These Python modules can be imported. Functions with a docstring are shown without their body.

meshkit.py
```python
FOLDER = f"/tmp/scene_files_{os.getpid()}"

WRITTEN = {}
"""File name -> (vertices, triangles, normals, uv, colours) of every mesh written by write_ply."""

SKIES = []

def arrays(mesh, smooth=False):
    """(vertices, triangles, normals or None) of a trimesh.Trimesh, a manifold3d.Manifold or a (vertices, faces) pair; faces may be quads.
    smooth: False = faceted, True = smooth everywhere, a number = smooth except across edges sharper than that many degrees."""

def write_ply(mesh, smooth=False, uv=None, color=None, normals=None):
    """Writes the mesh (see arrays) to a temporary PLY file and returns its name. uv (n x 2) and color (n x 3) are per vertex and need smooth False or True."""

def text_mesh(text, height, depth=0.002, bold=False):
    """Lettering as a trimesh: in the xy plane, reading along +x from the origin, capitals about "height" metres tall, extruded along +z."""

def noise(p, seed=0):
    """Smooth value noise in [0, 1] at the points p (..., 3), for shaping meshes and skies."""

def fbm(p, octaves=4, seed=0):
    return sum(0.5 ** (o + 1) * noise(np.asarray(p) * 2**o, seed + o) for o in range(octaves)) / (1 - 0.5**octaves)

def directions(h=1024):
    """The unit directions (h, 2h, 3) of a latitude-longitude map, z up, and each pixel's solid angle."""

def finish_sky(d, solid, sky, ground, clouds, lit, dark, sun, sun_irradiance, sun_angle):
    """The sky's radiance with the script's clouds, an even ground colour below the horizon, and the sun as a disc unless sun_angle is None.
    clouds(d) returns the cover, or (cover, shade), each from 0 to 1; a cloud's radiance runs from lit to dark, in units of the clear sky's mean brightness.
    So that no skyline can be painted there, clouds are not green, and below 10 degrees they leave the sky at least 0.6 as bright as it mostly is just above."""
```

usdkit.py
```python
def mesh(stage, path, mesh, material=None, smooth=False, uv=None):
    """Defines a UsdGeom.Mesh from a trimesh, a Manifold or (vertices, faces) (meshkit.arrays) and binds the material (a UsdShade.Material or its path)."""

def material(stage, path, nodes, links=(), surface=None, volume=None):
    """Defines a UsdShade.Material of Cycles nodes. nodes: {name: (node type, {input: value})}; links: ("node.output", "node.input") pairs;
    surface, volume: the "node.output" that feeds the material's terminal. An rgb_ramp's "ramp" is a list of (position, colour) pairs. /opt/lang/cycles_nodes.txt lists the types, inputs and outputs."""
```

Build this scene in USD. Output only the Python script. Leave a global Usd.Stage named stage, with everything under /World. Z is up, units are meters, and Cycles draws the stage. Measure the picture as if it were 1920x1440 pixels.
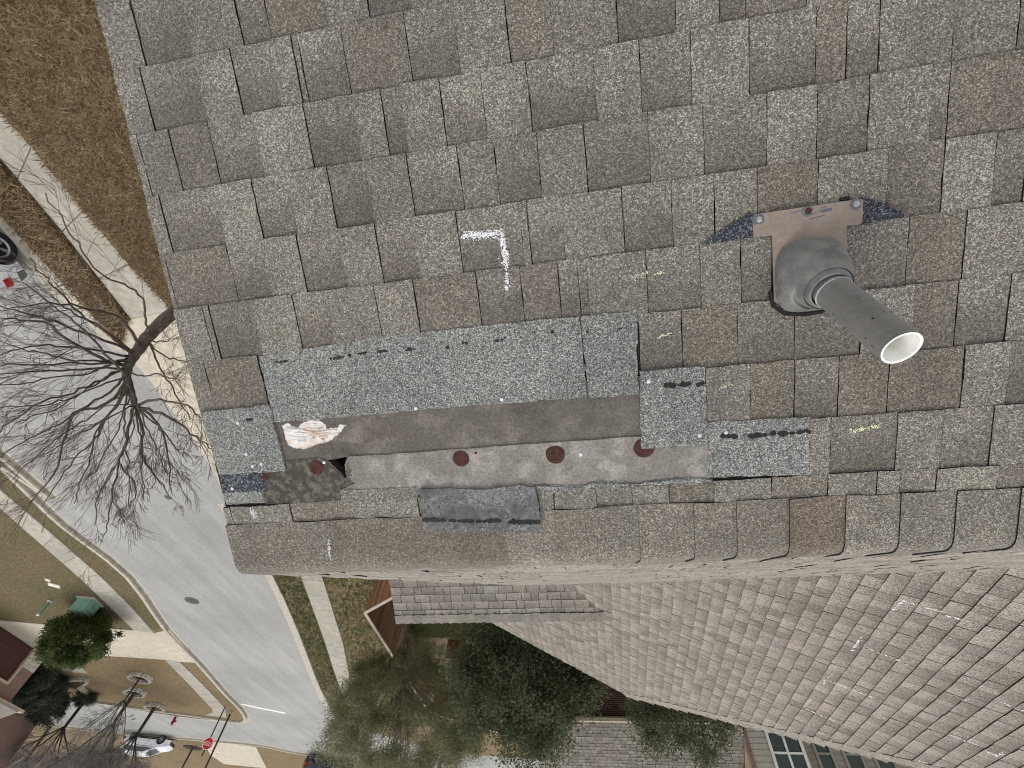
import math, random
import numpy as np, trimesh, manifold3d as m3
import usdkit, meshkit
from shapely.geometry import Polygon, LineString, Point, MultiPolygon
from shapely.ops import unary_union
from pxr import Usd, UsdGeom, UsdLux, UsdShade, Sdf, Gf, Vt

stage = Usd.Stage.CreateInMemory()
UsdGeom.SetStageUpAxis(stage, UsdGeom.Tokens.z)
UsdGeom.SetStageMetersPerUnit(stage, 1.0)
UsdGeom.Xform.Define(stage, '/World')
UsdGeom.Scope.Define(stage, '/World/Looks')
H = 11.5
# ------------------------------------------------------------------ camera
CM = np.array([[0.986145, 0.087858, 0.140709], [-0.155645, 0.783461, 0.601634], [-0.057382, -0.615199, 0.786281]])
cam = UsdGeom.Camera.Define(stage, '/World/camera')
m = Gf.Matrix4d(1.0)
for i in range(3):
    m.SetRow(i, Gf.Vec4d(*[float(x) for x in CM[:, i]], 0.0))
m.SetTranslateOnly(Gf.Vec3d(0, 0, H))
cam.AddTransformOp().Set(m)
cam.CreateHorizontalApertureAttr(36.0)
cam.CreateVerticalApertureAttr(27.0)
cam.CreateFocalLengthAttr(36.0 * 845.0 / 1920.0)
cam.CreateClippingRangeAttr(Gf.Vec2f(0.05, 2000))
cam.CreateExposureAttr(0.43)
# ------------------------------------------------------------------ sky and sun (bright overcast)
SUN = np.array([-0.42, -0.40, 0.0]); SUN = SUN / np.linalg.norm(SUN)
ELEV = math.radians(50)
SUN = np.array([SUN[0] * math.cos(ELEV), SUN[1] * math.cos(ELEV), math.sin(ELEV)])
usdkit.material(stage, '/World/Looks/sky_look', {
    'sky': ('sky_texture', {'sky_type': 'single_scattering', 'sun_disc': False, 'sun_elevation': ELEV, 'sun_rotation': math.atan2(SUN[0], SUN[1]), 'altitude': 200.0, 'air_density': 1.0, 'aerosol_density': 2.0}),
    'tc': ('texture_coordinate', {}), 'n': ('noise_texture', {'scale': 2.2, 'detail': 5.0, 'roughness': 0.55}),
    'r': ('rgb_ramp', {'ramp': [(0.3, (5.6, 5.6, 5.7)), (0.7, (8.2, 8.1, 8.0))]}),
    'mx': ('mix_color', {'fac': 0.86, 'use_clamp': False, 'use_clamp_result': False}),
    'bg': ('background_shader', {'strength': 0.1})},
    [('tc.generated', 'n.vector'), ('n.fac', 'r.fac'), ('sky.color', 'mx.a'), ('r.color', 'mx.b'), ('mx.result', 'bg.color')], surface='bg.background')
dome = UsdLux.DomeLight.Define(stage, '/World/sky')
UsdShade.MaterialBindingAPI.Apply(dome.GetPrim()).Bind(UsdShade.Material.Get(stage, '/World/Looks/sky_look'))
dome.GetPrim().SetCustomDataByKey('kind', 'structure')
sun = UsdLux.DistantLight.Define(stage, '/World/sun')
zx = np.cross([0, 0, 1.0], SUN); zx /= np.linalg.norm(zx); zy = np.cross(SUN, zx)
sm = Gf.Matrix4d(1.0)
for i, a in enumerate((zx, zy, SUN)):
    sm.SetRow(i, Gf.Vec4d(*[float(x) for x in a], 0.0))
sun.AddTransformOp().Set(sm)
sun.CreateIntensityAttr(0.4); sun.CreateAngleAttr(28.0); sun.CreateNormalizeAttr(True) if hasattr(sun, 'CreateNormalizeAttr') else None
sun.GetPrim().CreateAttribute('inputs:normalize', Sdf.ValueTypeNames.Bool).Set(True)
sun.CreateColorAttr(Gf.Vec3f(1.0, 0.96, 0.9))

DATA = {'M': [[0.986145, 0.087858, 0.140709], [-0.155645, 0.783461, 0.601634], [-0.057382, -0.615199, 0.786281]],
 'f': 845.01,
 'hA': 1.1062,
 'courses': {0: [[-1.045, 't'], [-0.9551, 'r'], [-0.8262, 't'], [-0.6946, 'r'], [-0.6236, 'b'], [-0.4792, 't'], [-0.383, 'r'], [-0.2831, 't']],
             1: [[-1.045, 't'], [-0.9726, 'r'], [-0.827, 't'], [-0.7305, 'r'], [-0.6308, 't'], [-0.5757, 'b'], [-0.5607, 'r'], [-0.4548, 'b'], [-0.3057, 'r'], [-0.1919, 't'], [-0.0804, 'b'], [0.016, 't'], [0.1515, 'r'],
                 [0.2709, 't'], [0.356, 'r'], [0.4071, 'b'], [0.5218, 't'], [0.6104, 'r']],
             2: [[-1.045, 't'], [-1.024, 't'], [-0.9361, 'b'], [-0.8291, 'r'], [-0.7061, 't'], [-0.5771, 'r'], [-0.4549, 't'], [-0.3853, 'r'], [-0.3391, 't'], [-0.2459, 'r'], [-0.15, 't'], [-0.0481, 'r'], [0.0967, 't'],
                 [0.1919, 'r'], [0.2967, 't'], [0.4111, 'r'], [0.5393, 'b'], [0.597, 'r'], [0.6567, 't'], [0.789, 'm'], [0.9023, 'r']],
             3: [[-1.045, 't'], [-1.0049, 'r'], [-0.8497, 't'], [-0.7459, 'r'], [-0.6519, 't'], [-0.546, 'r'], [-0.4497, 't'], [-0.3463, 'r'], [-0.2248, 'm'], [-0.1387, 'r'], [-0.0396, 't'], [0.0641, 'r'], [0.2033, 't'],
                 [0.3161, 'r'], [0.4459, 't'], [0.5429, 'r'], [0.6412, 't'], [0.7565, 'r'], [0.7879, 'b'], [0.9312, 't']],
             4: [[-1.045, 'm'], [-1.0329, 'b'], [-0.8522, 'r'], [-0.7541, 't'], [-0.6567, 'r'], [-0.5442, 't'], [-0.4502, 'r'], [-0.3543, 't'], [-0.2472, 'r'], [-0.0951, 't'], [-0.0785, 'r'], [0.0001, 't'], [0.1367, 'r'],
                 [0.2451, 't'], [0.3343, 't'], [0.4237, 'b'], [0.5466, 't'], [0.6809, 'b'], [0.7861, 't'], [0.8783, 'r'], [0.9365, 't']],
             5: [[-1.045, 't'], [-0.9583, 't'], [-0.9405, 'r'], [-0.815, 't'], [-0.7006, 'r'], [-0.6086, 't'], [-0.4779, 't'], [-0.3766, 'b'], [-0.2176, 'r'], [-0.1106, 'b'], [-0.0206, 'r'], [0.0255, 'r'], [0.0471, 't'],
                 [0.1816, 'r'], [0.3008, 't'], [0.3874, 'r'], [0.4528, 'b'], [0.5999, 'r'], [0.7265, 'b'], [0.8354, 't']],
             6: [[-1.045, 'm'], [-0.9951, 'b'], [-0.8336, 'X'], [0.1559, 'r'], [0.2543, 'b'], [0.3777, 'r'], [0.5006, 'r'], [0.6397, 't'], [0.7435, 'b'], [0.8287, 'r'], [0.9273, 't']],
             7: [[-9.0, 'X'], [0.3035, 't'], [0.4029, 'b'], [0.501, 'r'], [0.5954, 'b'], [0.6999, 'b'], [0.8502, 't'], [0.9384, 'r']],
             8: [[-9.0, 'X'], [0.5351, 't'], [0.5804, 'r'], [0.7225, 't'], [0.8161, 'r'], [0.9173, 't']],
             9: [[-1.045, 't'], [-1.0233, 't'], [-0.8346, 'b'], [-0.6356, 't'], [-0.4554, 'm'], [-0.2821, 'b'], [-0.1253, 't'], [-0.0855, 't'], [0.0247, 'r'], [0.116, 't'], [0.2066, 'b'], [0.3159, 't'], [0.4485, 'b'],
                 [0.5768, 't'], [0.6835, 't'], [0.7334, 'r'], [0.81, 't'], [0.9366, 'b']]},
 'v1': -0.6441,
 'headlap1': [[-0.8276, 0.076], [-0.4745, 0.058], [0.0213, 0.0603], [0.0239, 0.2614], [-0.1381, 0.2599], [-0.3054, 0.2585], [-0.5399, 0.2595], [-0.8282, 0.2603]],
 'headlap2': [[0.0238, 0.0605], [0.1539, 0.0621], [0.1478, 0.2667], [0.0276, 0.2644]],
 'hb1': [[-1.0381, 0.2127], [-0.829, 0.2087], [-0.8211, 0.3998], [-1.0285, 0.3993]],
 'hb2': [[0.1526, 0.2072], [0.3034, 0.2084], [0.302, 0.4043], [0.1461, 0.4042]],
 'hb3': [[0.3038, 0.3471], [0.5351, 0.3536], [0.5351, 0.4988], [0.3006, 0.4896]],
 'dark1': [[-1.0264, 0.3848], [-0.8874, 0.3874], [-0.8975, 0.458], [-1.0343, 0.4549]],
 'dark2': [[-1.0344, 0.4417], [-0.8944, 0.4451], [-0.9026, 0.4939], [-1.0331, 0.4901]],
 'felt1': [[-0.8722, 0.2081], [0.1543, 0.2205], [0.3108, 0.3612], [0.307, 0.4857], [-0.6756, 0.4838], [-0.9068, 0.4903]],
 'felt2': [[-0.63, 0.3718], [-0.4694, 0.3738], [-0.3214, 0.3723], [0.1454, 0.3719], [0.3105, 0.3721], [0.3066, 0.4999], [-0.1232, 0.5109], [-0.4432, 0.4924], [-0.6746, 0.479], [-0.6721, 0.4664], [-0.6246, 0.4502],
           [-0.6456, 0.4284], [-0.6452, 0.394]],
 'felt3': [[-0.9225, 0.4158], [-0.8184, 0.373], [-0.7806, 0.3708], [-0.7211, 0.3702], [-0.7017, 0.3762], [-0.6914, 0.3878], [-0.6876, 0.4006], [-0.6723, 0.411], [-0.66, 0.4291], [-0.6521, 0.4454], [-0.6671, 0.4571],
           [-0.6825, 0.5027], [-0.9087, 0.4985]],
 'hole': [[-0.7014, 0.3747], [-0.6696, 0.3737], [-0.634, 0.3684], [-0.6374, 0.4101], [-0.6521, 0.4454], [-0.6638, 0.4241], [-0.6867, 0.3959]],
 'wood': [[-0.8108, 0.272], [-0.7894, 0.2661], [-0.7809, 0.2725], [-0.7719, 0.277], [-0.7559, 0.2763], [-0.748, 0.2674], [-0.7418, 0.266], [-0.7251, 0.2617], [-0.6977, 0.262], [-0.6823, 0.2726], [-0.68, 0.2898], [-0.6585, 0.2896],
          [-0.6353, 0.2801], [-0.6164, 0.2816], [-0.6345, 0.2952], [-0.6542, 0.3164], [-0.6757, 0.3263], [-0.7208, 0.3345], [-0.7506, 0.344], [-0.7818, 0.3398], [-0.8004, 0.3327], [-0.808, 0.3127], [-0.8068, 0.2896]],
 'flake': [[-0.6126, 0.2819], [-0.5916, 0.2723], [-0.5332, 0.264], [-0.4991, 0.2834], [-0.4974, 0.3169], [-0.5181, 0.3492], [-0.5657, 0.3382], [-0.6299, 0.3316], [-0.6759, 0.327], [-0.6542, 0.3164], [-0.6345, 0.2952]],
 'fringe1': [[-0.6721, 0.4664], [-0.5779, 0.4688], [-0.4458, 0.4704], [-0.4507, 0.5014], [-0.6787, 0.4997]],
 'fringe2': [[-0.1363, 0.4837], [-0.1063, 0.4837], [-0.0649, 0.4881], [-0.0171, 0.4947], [0.0113, 0.4835], [0.0653, 0.4857], [0.115, 0.4924], [0.1845, 0.4887], [0.2237, 0.4858], [0.2815, 0.4877], [0.3132, 0.4932],
             [0.3128, 0.5038], [0.1837, 0.5049], [0.0504, 0.5043], [-0.0179, 0.5039], [-0.1224, 0.5034]],
 'flap': [[-0.4418, 0.4738], [-0.3509, 0.4777], [-0.2712, 0.487], [-0.2199, 0.4825], [-0.1624, 0.4799], [-0.1307, 0.4878], [-0.1254, 0.5183], [-0.1241, 0.5611], [-0.1263, 0.6105], [-0.2936, 0.6026], [-0.4474, 0.5874]],
 'capnails': [[-0.3176, 0.3979], [-0.0694, 0.4047], [0.1527, 0.4019], [-0.7301, 0.3978], [-0.8919, 0.4064]],
 'nails_white': [[-0.1905, 0.2484], [-0.4187, 0.2534], [-0.85, 0.2296], [-0.9336, 0.252], [-0.9298, 0.3431], [-0.9186, 0.379], [-0.8909, 0.3744], [-0.7048, 0.3838], [-1.0006, 0.4437], [0.1725, 0.2341], [0.2853, 0.3797],
                 [0.3475, 0.3776], [-0.0044, 0.4093]],
 'nails_rust': [[-0.046, 0.0918], [0.0371, 0.1005], [-0.3115, 0.1032], [-0.5741, 0.098], [-0.2755, 0.3859]],
 'tar': [[[-0.7853, 0.096], [-0.7482, 0.0967]], [[-0.6226, 0.1017], [-0.5921, 0.099]], [[-0.5546, 0.0971], [-0.5278, 0.0955]], [[-0.4928, 0.0962], [-0.4695, 0.0957]], [[-0.4183, 0.0994], [-0.3982, 0.0987]],
         [[-0.2746, 0.0975], [-0.2578, 0.0951]], [[-0.1873, 0.0983], [-0.1669, 0.0964]], [[0.0991, 0.1005], [0.1267, 0.0996]], [[0.2057, 0.2477], [0.243, 0.2484]], [[0.2479, 0.2502], [0.2702, 0.2483]],
         [[0.2848, 0.2509], [0.3021, 0.2485]], [[0.335, 0.3848], [0.3694, 0.3874]], [[0.4012, 0.3898], [0.4569, 0.3886]], [[0.4629, 0.3891], [0.4856, 0.3895]], [[0.4904, 0.3898], [0.533, 0.3864]],
         [[-1.0044, 0.2433], [-0.9531, 0.2443]], [[-0.904, 0.2451], [-0.8845, 0.2451]]],
 'flap_tar': [[[-0.4432, 0.5603], [-0.3812, 0.5635]], [[-0.3695, 0.5656], [-0.3042, 0.5705]], [[-0.2941, 0.5726], [-0.2311, 0.5757]], [[-0.2097, 0.5799], [-0.152, 0.5812]], [[-0.1475, 0.5799], [-0.1261, 0.581]]],
 'chalkA': [([[-0.2366, -0.1586], [-0.1888, -0.1536], [-0.141, -0.1535]], 0, 0.01), ([[-0.1424, -0.1525], [-0.1403, -0.1056], [-0.14, -0.0745]], 0, 0.009), ([[-0.1416, -0.0722], [-0.1431, -0.0372], [-0.1466, -0.0185]], 0, 0.006),
            ([[0.1474, -0.0116], [0.182, -0.0233]], 1, 0.009), ([[0.1984, -0.0165], [0.2188, -0.0177]], 1, 0.004), ([[0.2042, 0.1281], [0.2362, 0.1238]], 1, 0.007), ([[0.3382, 0.2622], [0.3841, 0.2547]], 1, 0.008),
            ([[0.3889, 0.2564], [0.4009, 0.2485]], 1, 0.006), ([[0.6239, 0.3947], [0.6841, 0.3863]], 1, 0.007), ([[-0.9554, 0.5093], [-0.9451, 0.5299]], 0, 0.012), ([[-0.732, 0.6038], [-0.739, 0.6711]], 0, 0.006)],
 'caps': [-0.8313, -0.7145, -0.5879, -0.4554, -0.3386, -0.2234, -0.0905, 0.0178, 0.1267, 0.2642, 0.3669, 0.49, 0.6169, 0.7369, 0.8549, 0.9861],
 'chalkB': [([[2.696, -4.672, 9.304], [2.711, -4.496, 9.312]], 0, 0.03), ([[2.711, -4.477, 9.312], [2.816, -4.467, 9.364]], 0, 0.035), ([[2.838, -4.474, 9.375], [2.958, -4.449, 9.436]], 0, 0.045),
            ([[2.974, -4.488, 9.443], [3.095, -4.458, 9.504]], 0, 0.03), ([[2.63, -5.312, 9.272], [2.629, -5.646, 9.271]], 0, 0.03), ([[2.685, -5.464, 9.299], [2.899, -5.465, 9.406]], 0, 0.03),
            ([[2.92, -5.47, 9.416], [3.017, -5.486, 9.465]], 0, 0.025), ([[2.596, -6.296, 9.254], [2.589, -6.585, 9.251]], 1, 0.05), ([[2.618, -6.462, 9.265], [2.767, -6.46, 9.34]], 0, 0.03),
            ([[2.767, -6.46, 9.34], [2.99, -6.417, 9.451]], 0, 0.025), ([[2.58, -7.123, 9.246], [2.558, -7.397, 9.235]], 0, 0.03), ([[2.595, -7.456, 9.254], [2.863, -7.431, 9.388]], 0, 0.03),
            ([[3.09, -4.793, 9.501], [3.11, -4.809, 9.512]], 1, 0.06), ([[3.437, -5.731, 9.675], [3.452, -5.724, 9.683]], 1, 0.06), ([[3.149, -6.765, 9.531], [3.167, -6.801, 9.54]], 1, 0.06),
            ([[3.55, -7.048, 9.731], [3.565, -7.066, 9.739]], 1, 0.05), ([[3.576, -6.518, 9.745], [3.756, -6.488, 9.834]], 0, 0.035), ([[3.618, -5.505, 9.765], [3.698, -5.508, 9.806]], 0, 0.03),
            ([[3.707, -5.51, 9.81], [3.751, -5.503, 9.832]], 0, 0.03), ([[3.812, -6.551, 9.862], [3.92, -6.521, 9.917]], 0, 0.03), ([[3.609, -7.446, 9.761], [3.68, -7.389, 9.797]], 0, 0.03),
            ([[3.914, -6.558, 9.914], [3.92, -6.383, 9.916]], 0, 0.03)],
 'hB': 3.1694587895608772,
 'hG': 6.415959718637812,
 'plate': [[0.4131, -0.1188], [0.6325, -0.1221], [0.6361, -0.0701], [0.5959, -0.0699], [0.6025, 0.0387], [0.4585, 0.0692], [0.4548, -0.0714], [0.4125, -0.0712]],
 'wedgeL': [[0.3078, -0.0684], [0.3613, -0.1008], [0.4132, -0.1245], [0.4147, -0.0698]],
 'wedgeR': [[0.6325, -0.1242], [0.6777, -0.1039], [0.7221, -0.074], [0.634, -0.0704]],
 'bootbot': [[0.4647, -0.0702], [0.5952, -0.0533], [0.6027, 0.0504], [0.4472, 0.0559], [0.4924, 0.1115], [0.5375, 0.114]],
 'boltpts': [[0.4263, -0.1114], [0.5311, -0.1096], [0.6171, -0.1111]],
 'ground': {'near_walk': [[-12.65, 0.57], [-12.54, -0.06], [-12.39, -1.36], [-12.3, -2.15], [-12.16, -3.25], [-11.8, -4.83], [-11.44, -6.43], [-13.34, -4.97], [-13.35, -4.01], [-13.39, -2.2], [-13.47, -1.18], [-13.55, -0.31]],
            'nw_in': [[-12.83, 1.25], [-12.65, 0.57], [-12.54, -0.06], [-12.39, -1.36], [-12.3, -2.15], [-12.16, -3.25], [-11.8, -4.83], [-11.45, -7.07]],
            'nw_out': [[-13.61, 0.53], [-13.55, -0.31], [-13.47, -1.18], [-13.39, -2.2], [-13.35, -4.01], [-13.34, -4.97]],
            'nw_joint': [[-13.55, -0.31], [-12.54, -0.06], [-13.39, -2.2], [-12.31, -2.13]],
            'curb_near': [[-14.89, -0.65], [-14.8, -1.54], [-14.63, -3.22], [-14.5, -4.68], [-14.43, -5.3], [-14.42, -5.97]],
            'apron': [[-14.43, -5.3], [-14.42, -5.97], [-14.36, -7.42], [-14.52, -9.43], [-14.76, -11.77], [-15.26, -13.61]],
            'curb_left': [[-23.38, -8.52], [-23.93, -10.54], [-24.32, -12.68], [-24.63, -14.85], [-24.64, -19.42], [-26.67, -25.65], [-27.66, -30.68], [-29.0, -36.19], [-29.74, -39.87], [-30.53, -42.12], [-31.35, -43.13],
                          [-32.16, -43.17], [-32.79, -42.92], [-36.22, -42.12], [-40.53, -40.02], [-45.9, -37.53]],
            'walk_left_out': [[-25.44, -12.03], [-25.74, -15.07], [-26.24, -19.34], [-26.82, -22.25], [-27.81, -26.07]],
            'walk_left_in': [[-26.69, -13.25], [-27.11, -15.87], [-27.6, -19.27], [-28.22, -22.19], [-28.99, -25.67]],
            'drive_left': [[-38.7, -23.86], [-37.71, -24.11], [-34.81, -24.71], [-28.99, -25.67], [-27.81, -26.07], [-26.45, -25.66], [-27.66, -30.68], [-28.97, -30.5], [-29.9, -30.14], [-34.71, -29.39], [-37.7, -30.66],
                           [-39.08, -28.82], [-38.37, -24.76]],
            'walk_left2_in': [[-29.9, -30.14], [-30.98, -34.61], [-32.34, -39.85], [-32.84, -40.9], [-34.06, -41.61]],
            'walk_left2_out': [[-28.97, -30.5], [-29.83, -34.59], [-30.99, -39.67], [-32.37, -42.21]],
            'path_left': [[-37.7, -30.66], [-38.75, -30.09], [-40.19, -32.22], [-38.31, -32.61]],
            'side_far': [[-55.0, -44.83], [-48.18, -46.81], [-41.66, -48.52], [-33.91, -50.13], [-30.48, -52.67], [-19.01, -58.88]],
            'far_walk': [[-39.04, -49.0], [-34.31, -50.86], [-37.48, -59.0], [-42.02, -57.8], [-41.47, -54.28]],
            'curb_right': [[-15.47, -13.96], [-16.33, -19.86], [-18.0, -26.37], [-20.56, -35.27], [-21.42, -39.8], [-20.65, -44.35], [-16.61, -48.55], [-13.66, -50.75]],
            'walk_right_l': [[-14.12, -17.11], [-14.78, -19.95], [-16.53, -26.61], [-18.33, -32.96], [-19.78, -38.55]],
            'walk_right_r': [[-13.32, -17.16], [-13.62, -20.01], [-15.64, -27.74], [-17.55, -33.72], [-18.44, -39.68]],
            'stopbar': [[-29.01, -38.86], [-28.11, -39.56], [-26.15, -40.87]],
            'manhole': [[-22.57, -22.17]],
            'green': [[-9.8, -26.07], [-7.2, -25.8], [-10.21, -31.4], [-12.66, -32.28]]},
 'garage': [[-38.3, -24.68], [-38.99, -28.3], [-38.88, -28.47], [-39.34, -29.54]],
 'garage_h': [-38.99, -28.3, 2.02],
 'transformer': [[-28.93, -21.48], [-28.64, -21.61], [-28.83, -22.49]],
 'transformer_h': [-28.93, -21.48, 0.54],
 'green_post': [-31.84, -21.86, 0.8],
 'lid': [[-29.95, -20.11]],
 'lid2': [[-29.85, -19.54]],
 'bush': [-29.45, -23.02, 1.3],
 'trunks': [[-34.74, -33.61, 1.98], [-37.29, -36.72, 1.65], [-37.79, -39.79, 2.29], [-43.19, -38.08, 1.91]],
 'rings': [[-34.11, -33.19], [-36.8, -36.14], [-37.44, -39.53], [-42.49, -37.57]],
 'hydrant': [-37.06, -41.89, 0.68],
 'stop': [-30.99, -39.67, 2.36],
 'pole2': [-31.01, -40.69, 3.7],
 'car2': [[-45.16, -46.94], [-42.36, -47.74]],
 'suv': [[-28.38, -52.47], [-25.6, -54.43]],
 'car1': [[-15.08, -2.36, 0.35], [-14.89, -3.31, 0.5], [-16.25, -3.88, 0.8], [-15.48, -3.34, 0.8]],
 'fence_top': [[-9.01, -18.81], [-10.73, -20.1], [-11.22, -22.56], [-11.35, -33.91], [-9.95, -35.3]],
 'panel': [[-8.85, -27.41], [-7.96, -27.36]],
 'bt_trunk': [[-10.391, -4.511, 0.0], [-9.721, -4.088, 1.6], [-9.289, -3.86, 2.6], [-9.219, -3.882, 3.3], [-9.187, -3.958, 3.8], [-9.192, -4.071, 4.2], [-9.136, -4.191, 4.5], [-8.992, -4.462, 4.8], [-8.762, -4.617, 5.1]],
 'bt_limbs': [[[-9.168, -4.094, 4.25], [-9.083, -3.675, 4.802], [-8.932, -3.346, 5.28], [-8.66, -2.919, 5.734], [-8.315, -2.577, 6.172], [-7.876, -2.205, 6.6]],
              [[-9.218, -4.041, 4.0], [-9.184, -3.879, 4.611], [-9.12, -3.73, 5.14], [-8.952, -3.419, 5.642], [-8.897, -3.206, 6.127], [-8.676, -2.895, 6.6]],
              [[-9.12, -4.224, 4.55], [-9.15, -4.054, 5.055], [-9.365, -4.002, 5.493], [-9.326, -3.816, 5.908], [-9.124, -3.524, 6.309], [-8.826, -3.253, 6.7]],
              [[-9.168, -4.094, 4.25], [-9.243, -4.052, 4.802], [-9.369, -4.048, 5.28], [-9.441, -4.028, 5.734], [-9.275, -3.823, 6.172], [-9.044, -3.664, 6.6]],
              [[-8.992, -4.462, 4.8], [-9.185, -4.415, 5.223], [-9.343, -4.484, 5.589], [-9.532, -4.487, 5.937], [-9.502, -4.468, 6.272], [-9.626, -4.543, 6.6]],
              [[-9.1, -4.285, 4.6], [-9.233, -4.608, 5.14], [-9.359, -4.774, 5.608], [-9.331, -5.078, 6.052], [-9.328, -5.277, 6.482], [-9.098, -5.35, 6.9]],
              [[-8.992, -4.462, 4.8], [-8.948, -4.644, 5.223], [-9.01, -4.876, 5.589], [-9.03, -5.005, 5.937], [-9.022, -5.145, 6.272], [-8.913, -5.065, 6.6]],
              [[-9.1, -4.285, 4.6], [-8.853, -4.476, 5.14], [-8.575, -4.609, 5.608], [-8.378, -4.891, 6.052], [-8.158, -5.162, 6.482], [-8.11, -5.507, 6.9]],
              [[-8.992, -4.462, 4.8], [-8.573, -4.557, 5.27], [-8.335, -4.788, 5.677], [-8.082, -4.945, 6.063], [-7.938, -5.17, 6.436], [-7.84, -5.507, 6.8]],
              [[-9.1, -4.285, 4.6], [-8.663, -4.313, 5.023], [-8.373, -4.54, 5.389], [-8.046, -4.678, 5.737], [-7.678, -4.749, 6.072], [-7.474, -4.994, 6.4]],
              [[-8.745, -4.562, 5.1], [-8.273, -4.747, 5.405], [-7.869, -4.862, 5.67], [-7.533, -4.929, 5.921], [-7.242, -4.919, 6.163], [-6.843, -4.778, 6.4]],
              [[-9.129, -4.16, 4.45], [-8.621, -4.173, 4.697], [-7.974, -4.022, 4.91], [-7.645, -4.005, 5.113], [-7.243, -3.913, 5.309], [-6.905, -3.757, 5.5]],
              [[-9.218, -4.041, 4.0], [-8.781, -3.407, 4.517], [-8.319, -2.819, 4.964], [-7.995, -2.462, 5.389], [-7.541, -2.095, 5.8], [-7.084, -1.809, 6.2]],
              [[-9.12, -4.224, 4.55], [-8.629, -3.518, 4.961], [-8.201, -2.944, 5.317], [-7.807, -2.358, 5.655], [-7.49, -1.979, 5.982], [-7.205, -1.544, 6.3]],
              [[-9.218, -4.041, 4.0], [-8.799, -3.256, 4.517], [-8.435, -2.703, 4.964], [-7.943, -2.079, 5.389], [-7.446, -1.681, 5.8], [-6.905, -1.252, 6.2]],
              [[-8.745, -4.562, 5.1], [-8.845, -4.493, 5.523], [-8.964, -4.447, 5.889], [-9.217, -4.476, 6.237], [-9.427, -4.468, 6.572], [-9.773, -4.631, 6.9]],
              [[-8.745, -4.562, 5.1], [-8.431, -4.482, 5.452], [-8.222, -4.592, 5.758], [-8.195, -4.692, 6.047], [-8.265, -4.846, 6.327], [-8.442, -5.107, 6.6]],
              [[-8.745, -4.562, 5.1], [-8.769, -4.361, 5.358], [-8.876, -4.21, 5.582], [-8.871, -4.07, 5.795], [-8.88, -4.063, 6.0], [-8.92, -4.116, 6.2]],
              [[-9.256, -3.928, 3.4], [-8.558, -3.342, 3.9], [-7.859, -2.739, 4.3], [-7.577, -2.31, 4.7], [-7.272, -1.877, 5.2], [-6.817, -1.39, 5.6], [-6.316, -1.015, 6.0], [-5.726, -0.545, 6.5]],
              [[-9.242, -3.979, 3.8], [-8.445, -3.066, 4.4], [-8.163, -2.542, 5.0], [-8.0, -2.138, 5.6], [-7.849, -1.905, 6.2]],
              [[-9.227, -4.054, 4.0], [-8.878, -3.498, 4.5], [-8.637, -2.685, 5.2], [-8.331, -2.231, 5.7], [-7.838, -1.827, 6.3]],
              [[-9.231, -4.081, 4.1], [-8.999, -3.606, 4.6], [-8.85, -3.036, 5.3], [-8.694, -2.724, 5.8], [-8.646, -2.545, 6.4]],
              [[-9.189, -4.124, 4.3], [-9.075, -3.81, 4.7], [-9.027, -3.363, 5.3], [-8.849, -3.0, 5.9], [-8.689, -2.607, 6.5]],
              [[-9.193, -4.189, 4.4], [-9.074, -3.842, 4.8], [-9.231, -3.446, 5.4], [-8.906, -3.062, 6.0], [-8.699, -2.73, 6.6]],
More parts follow.
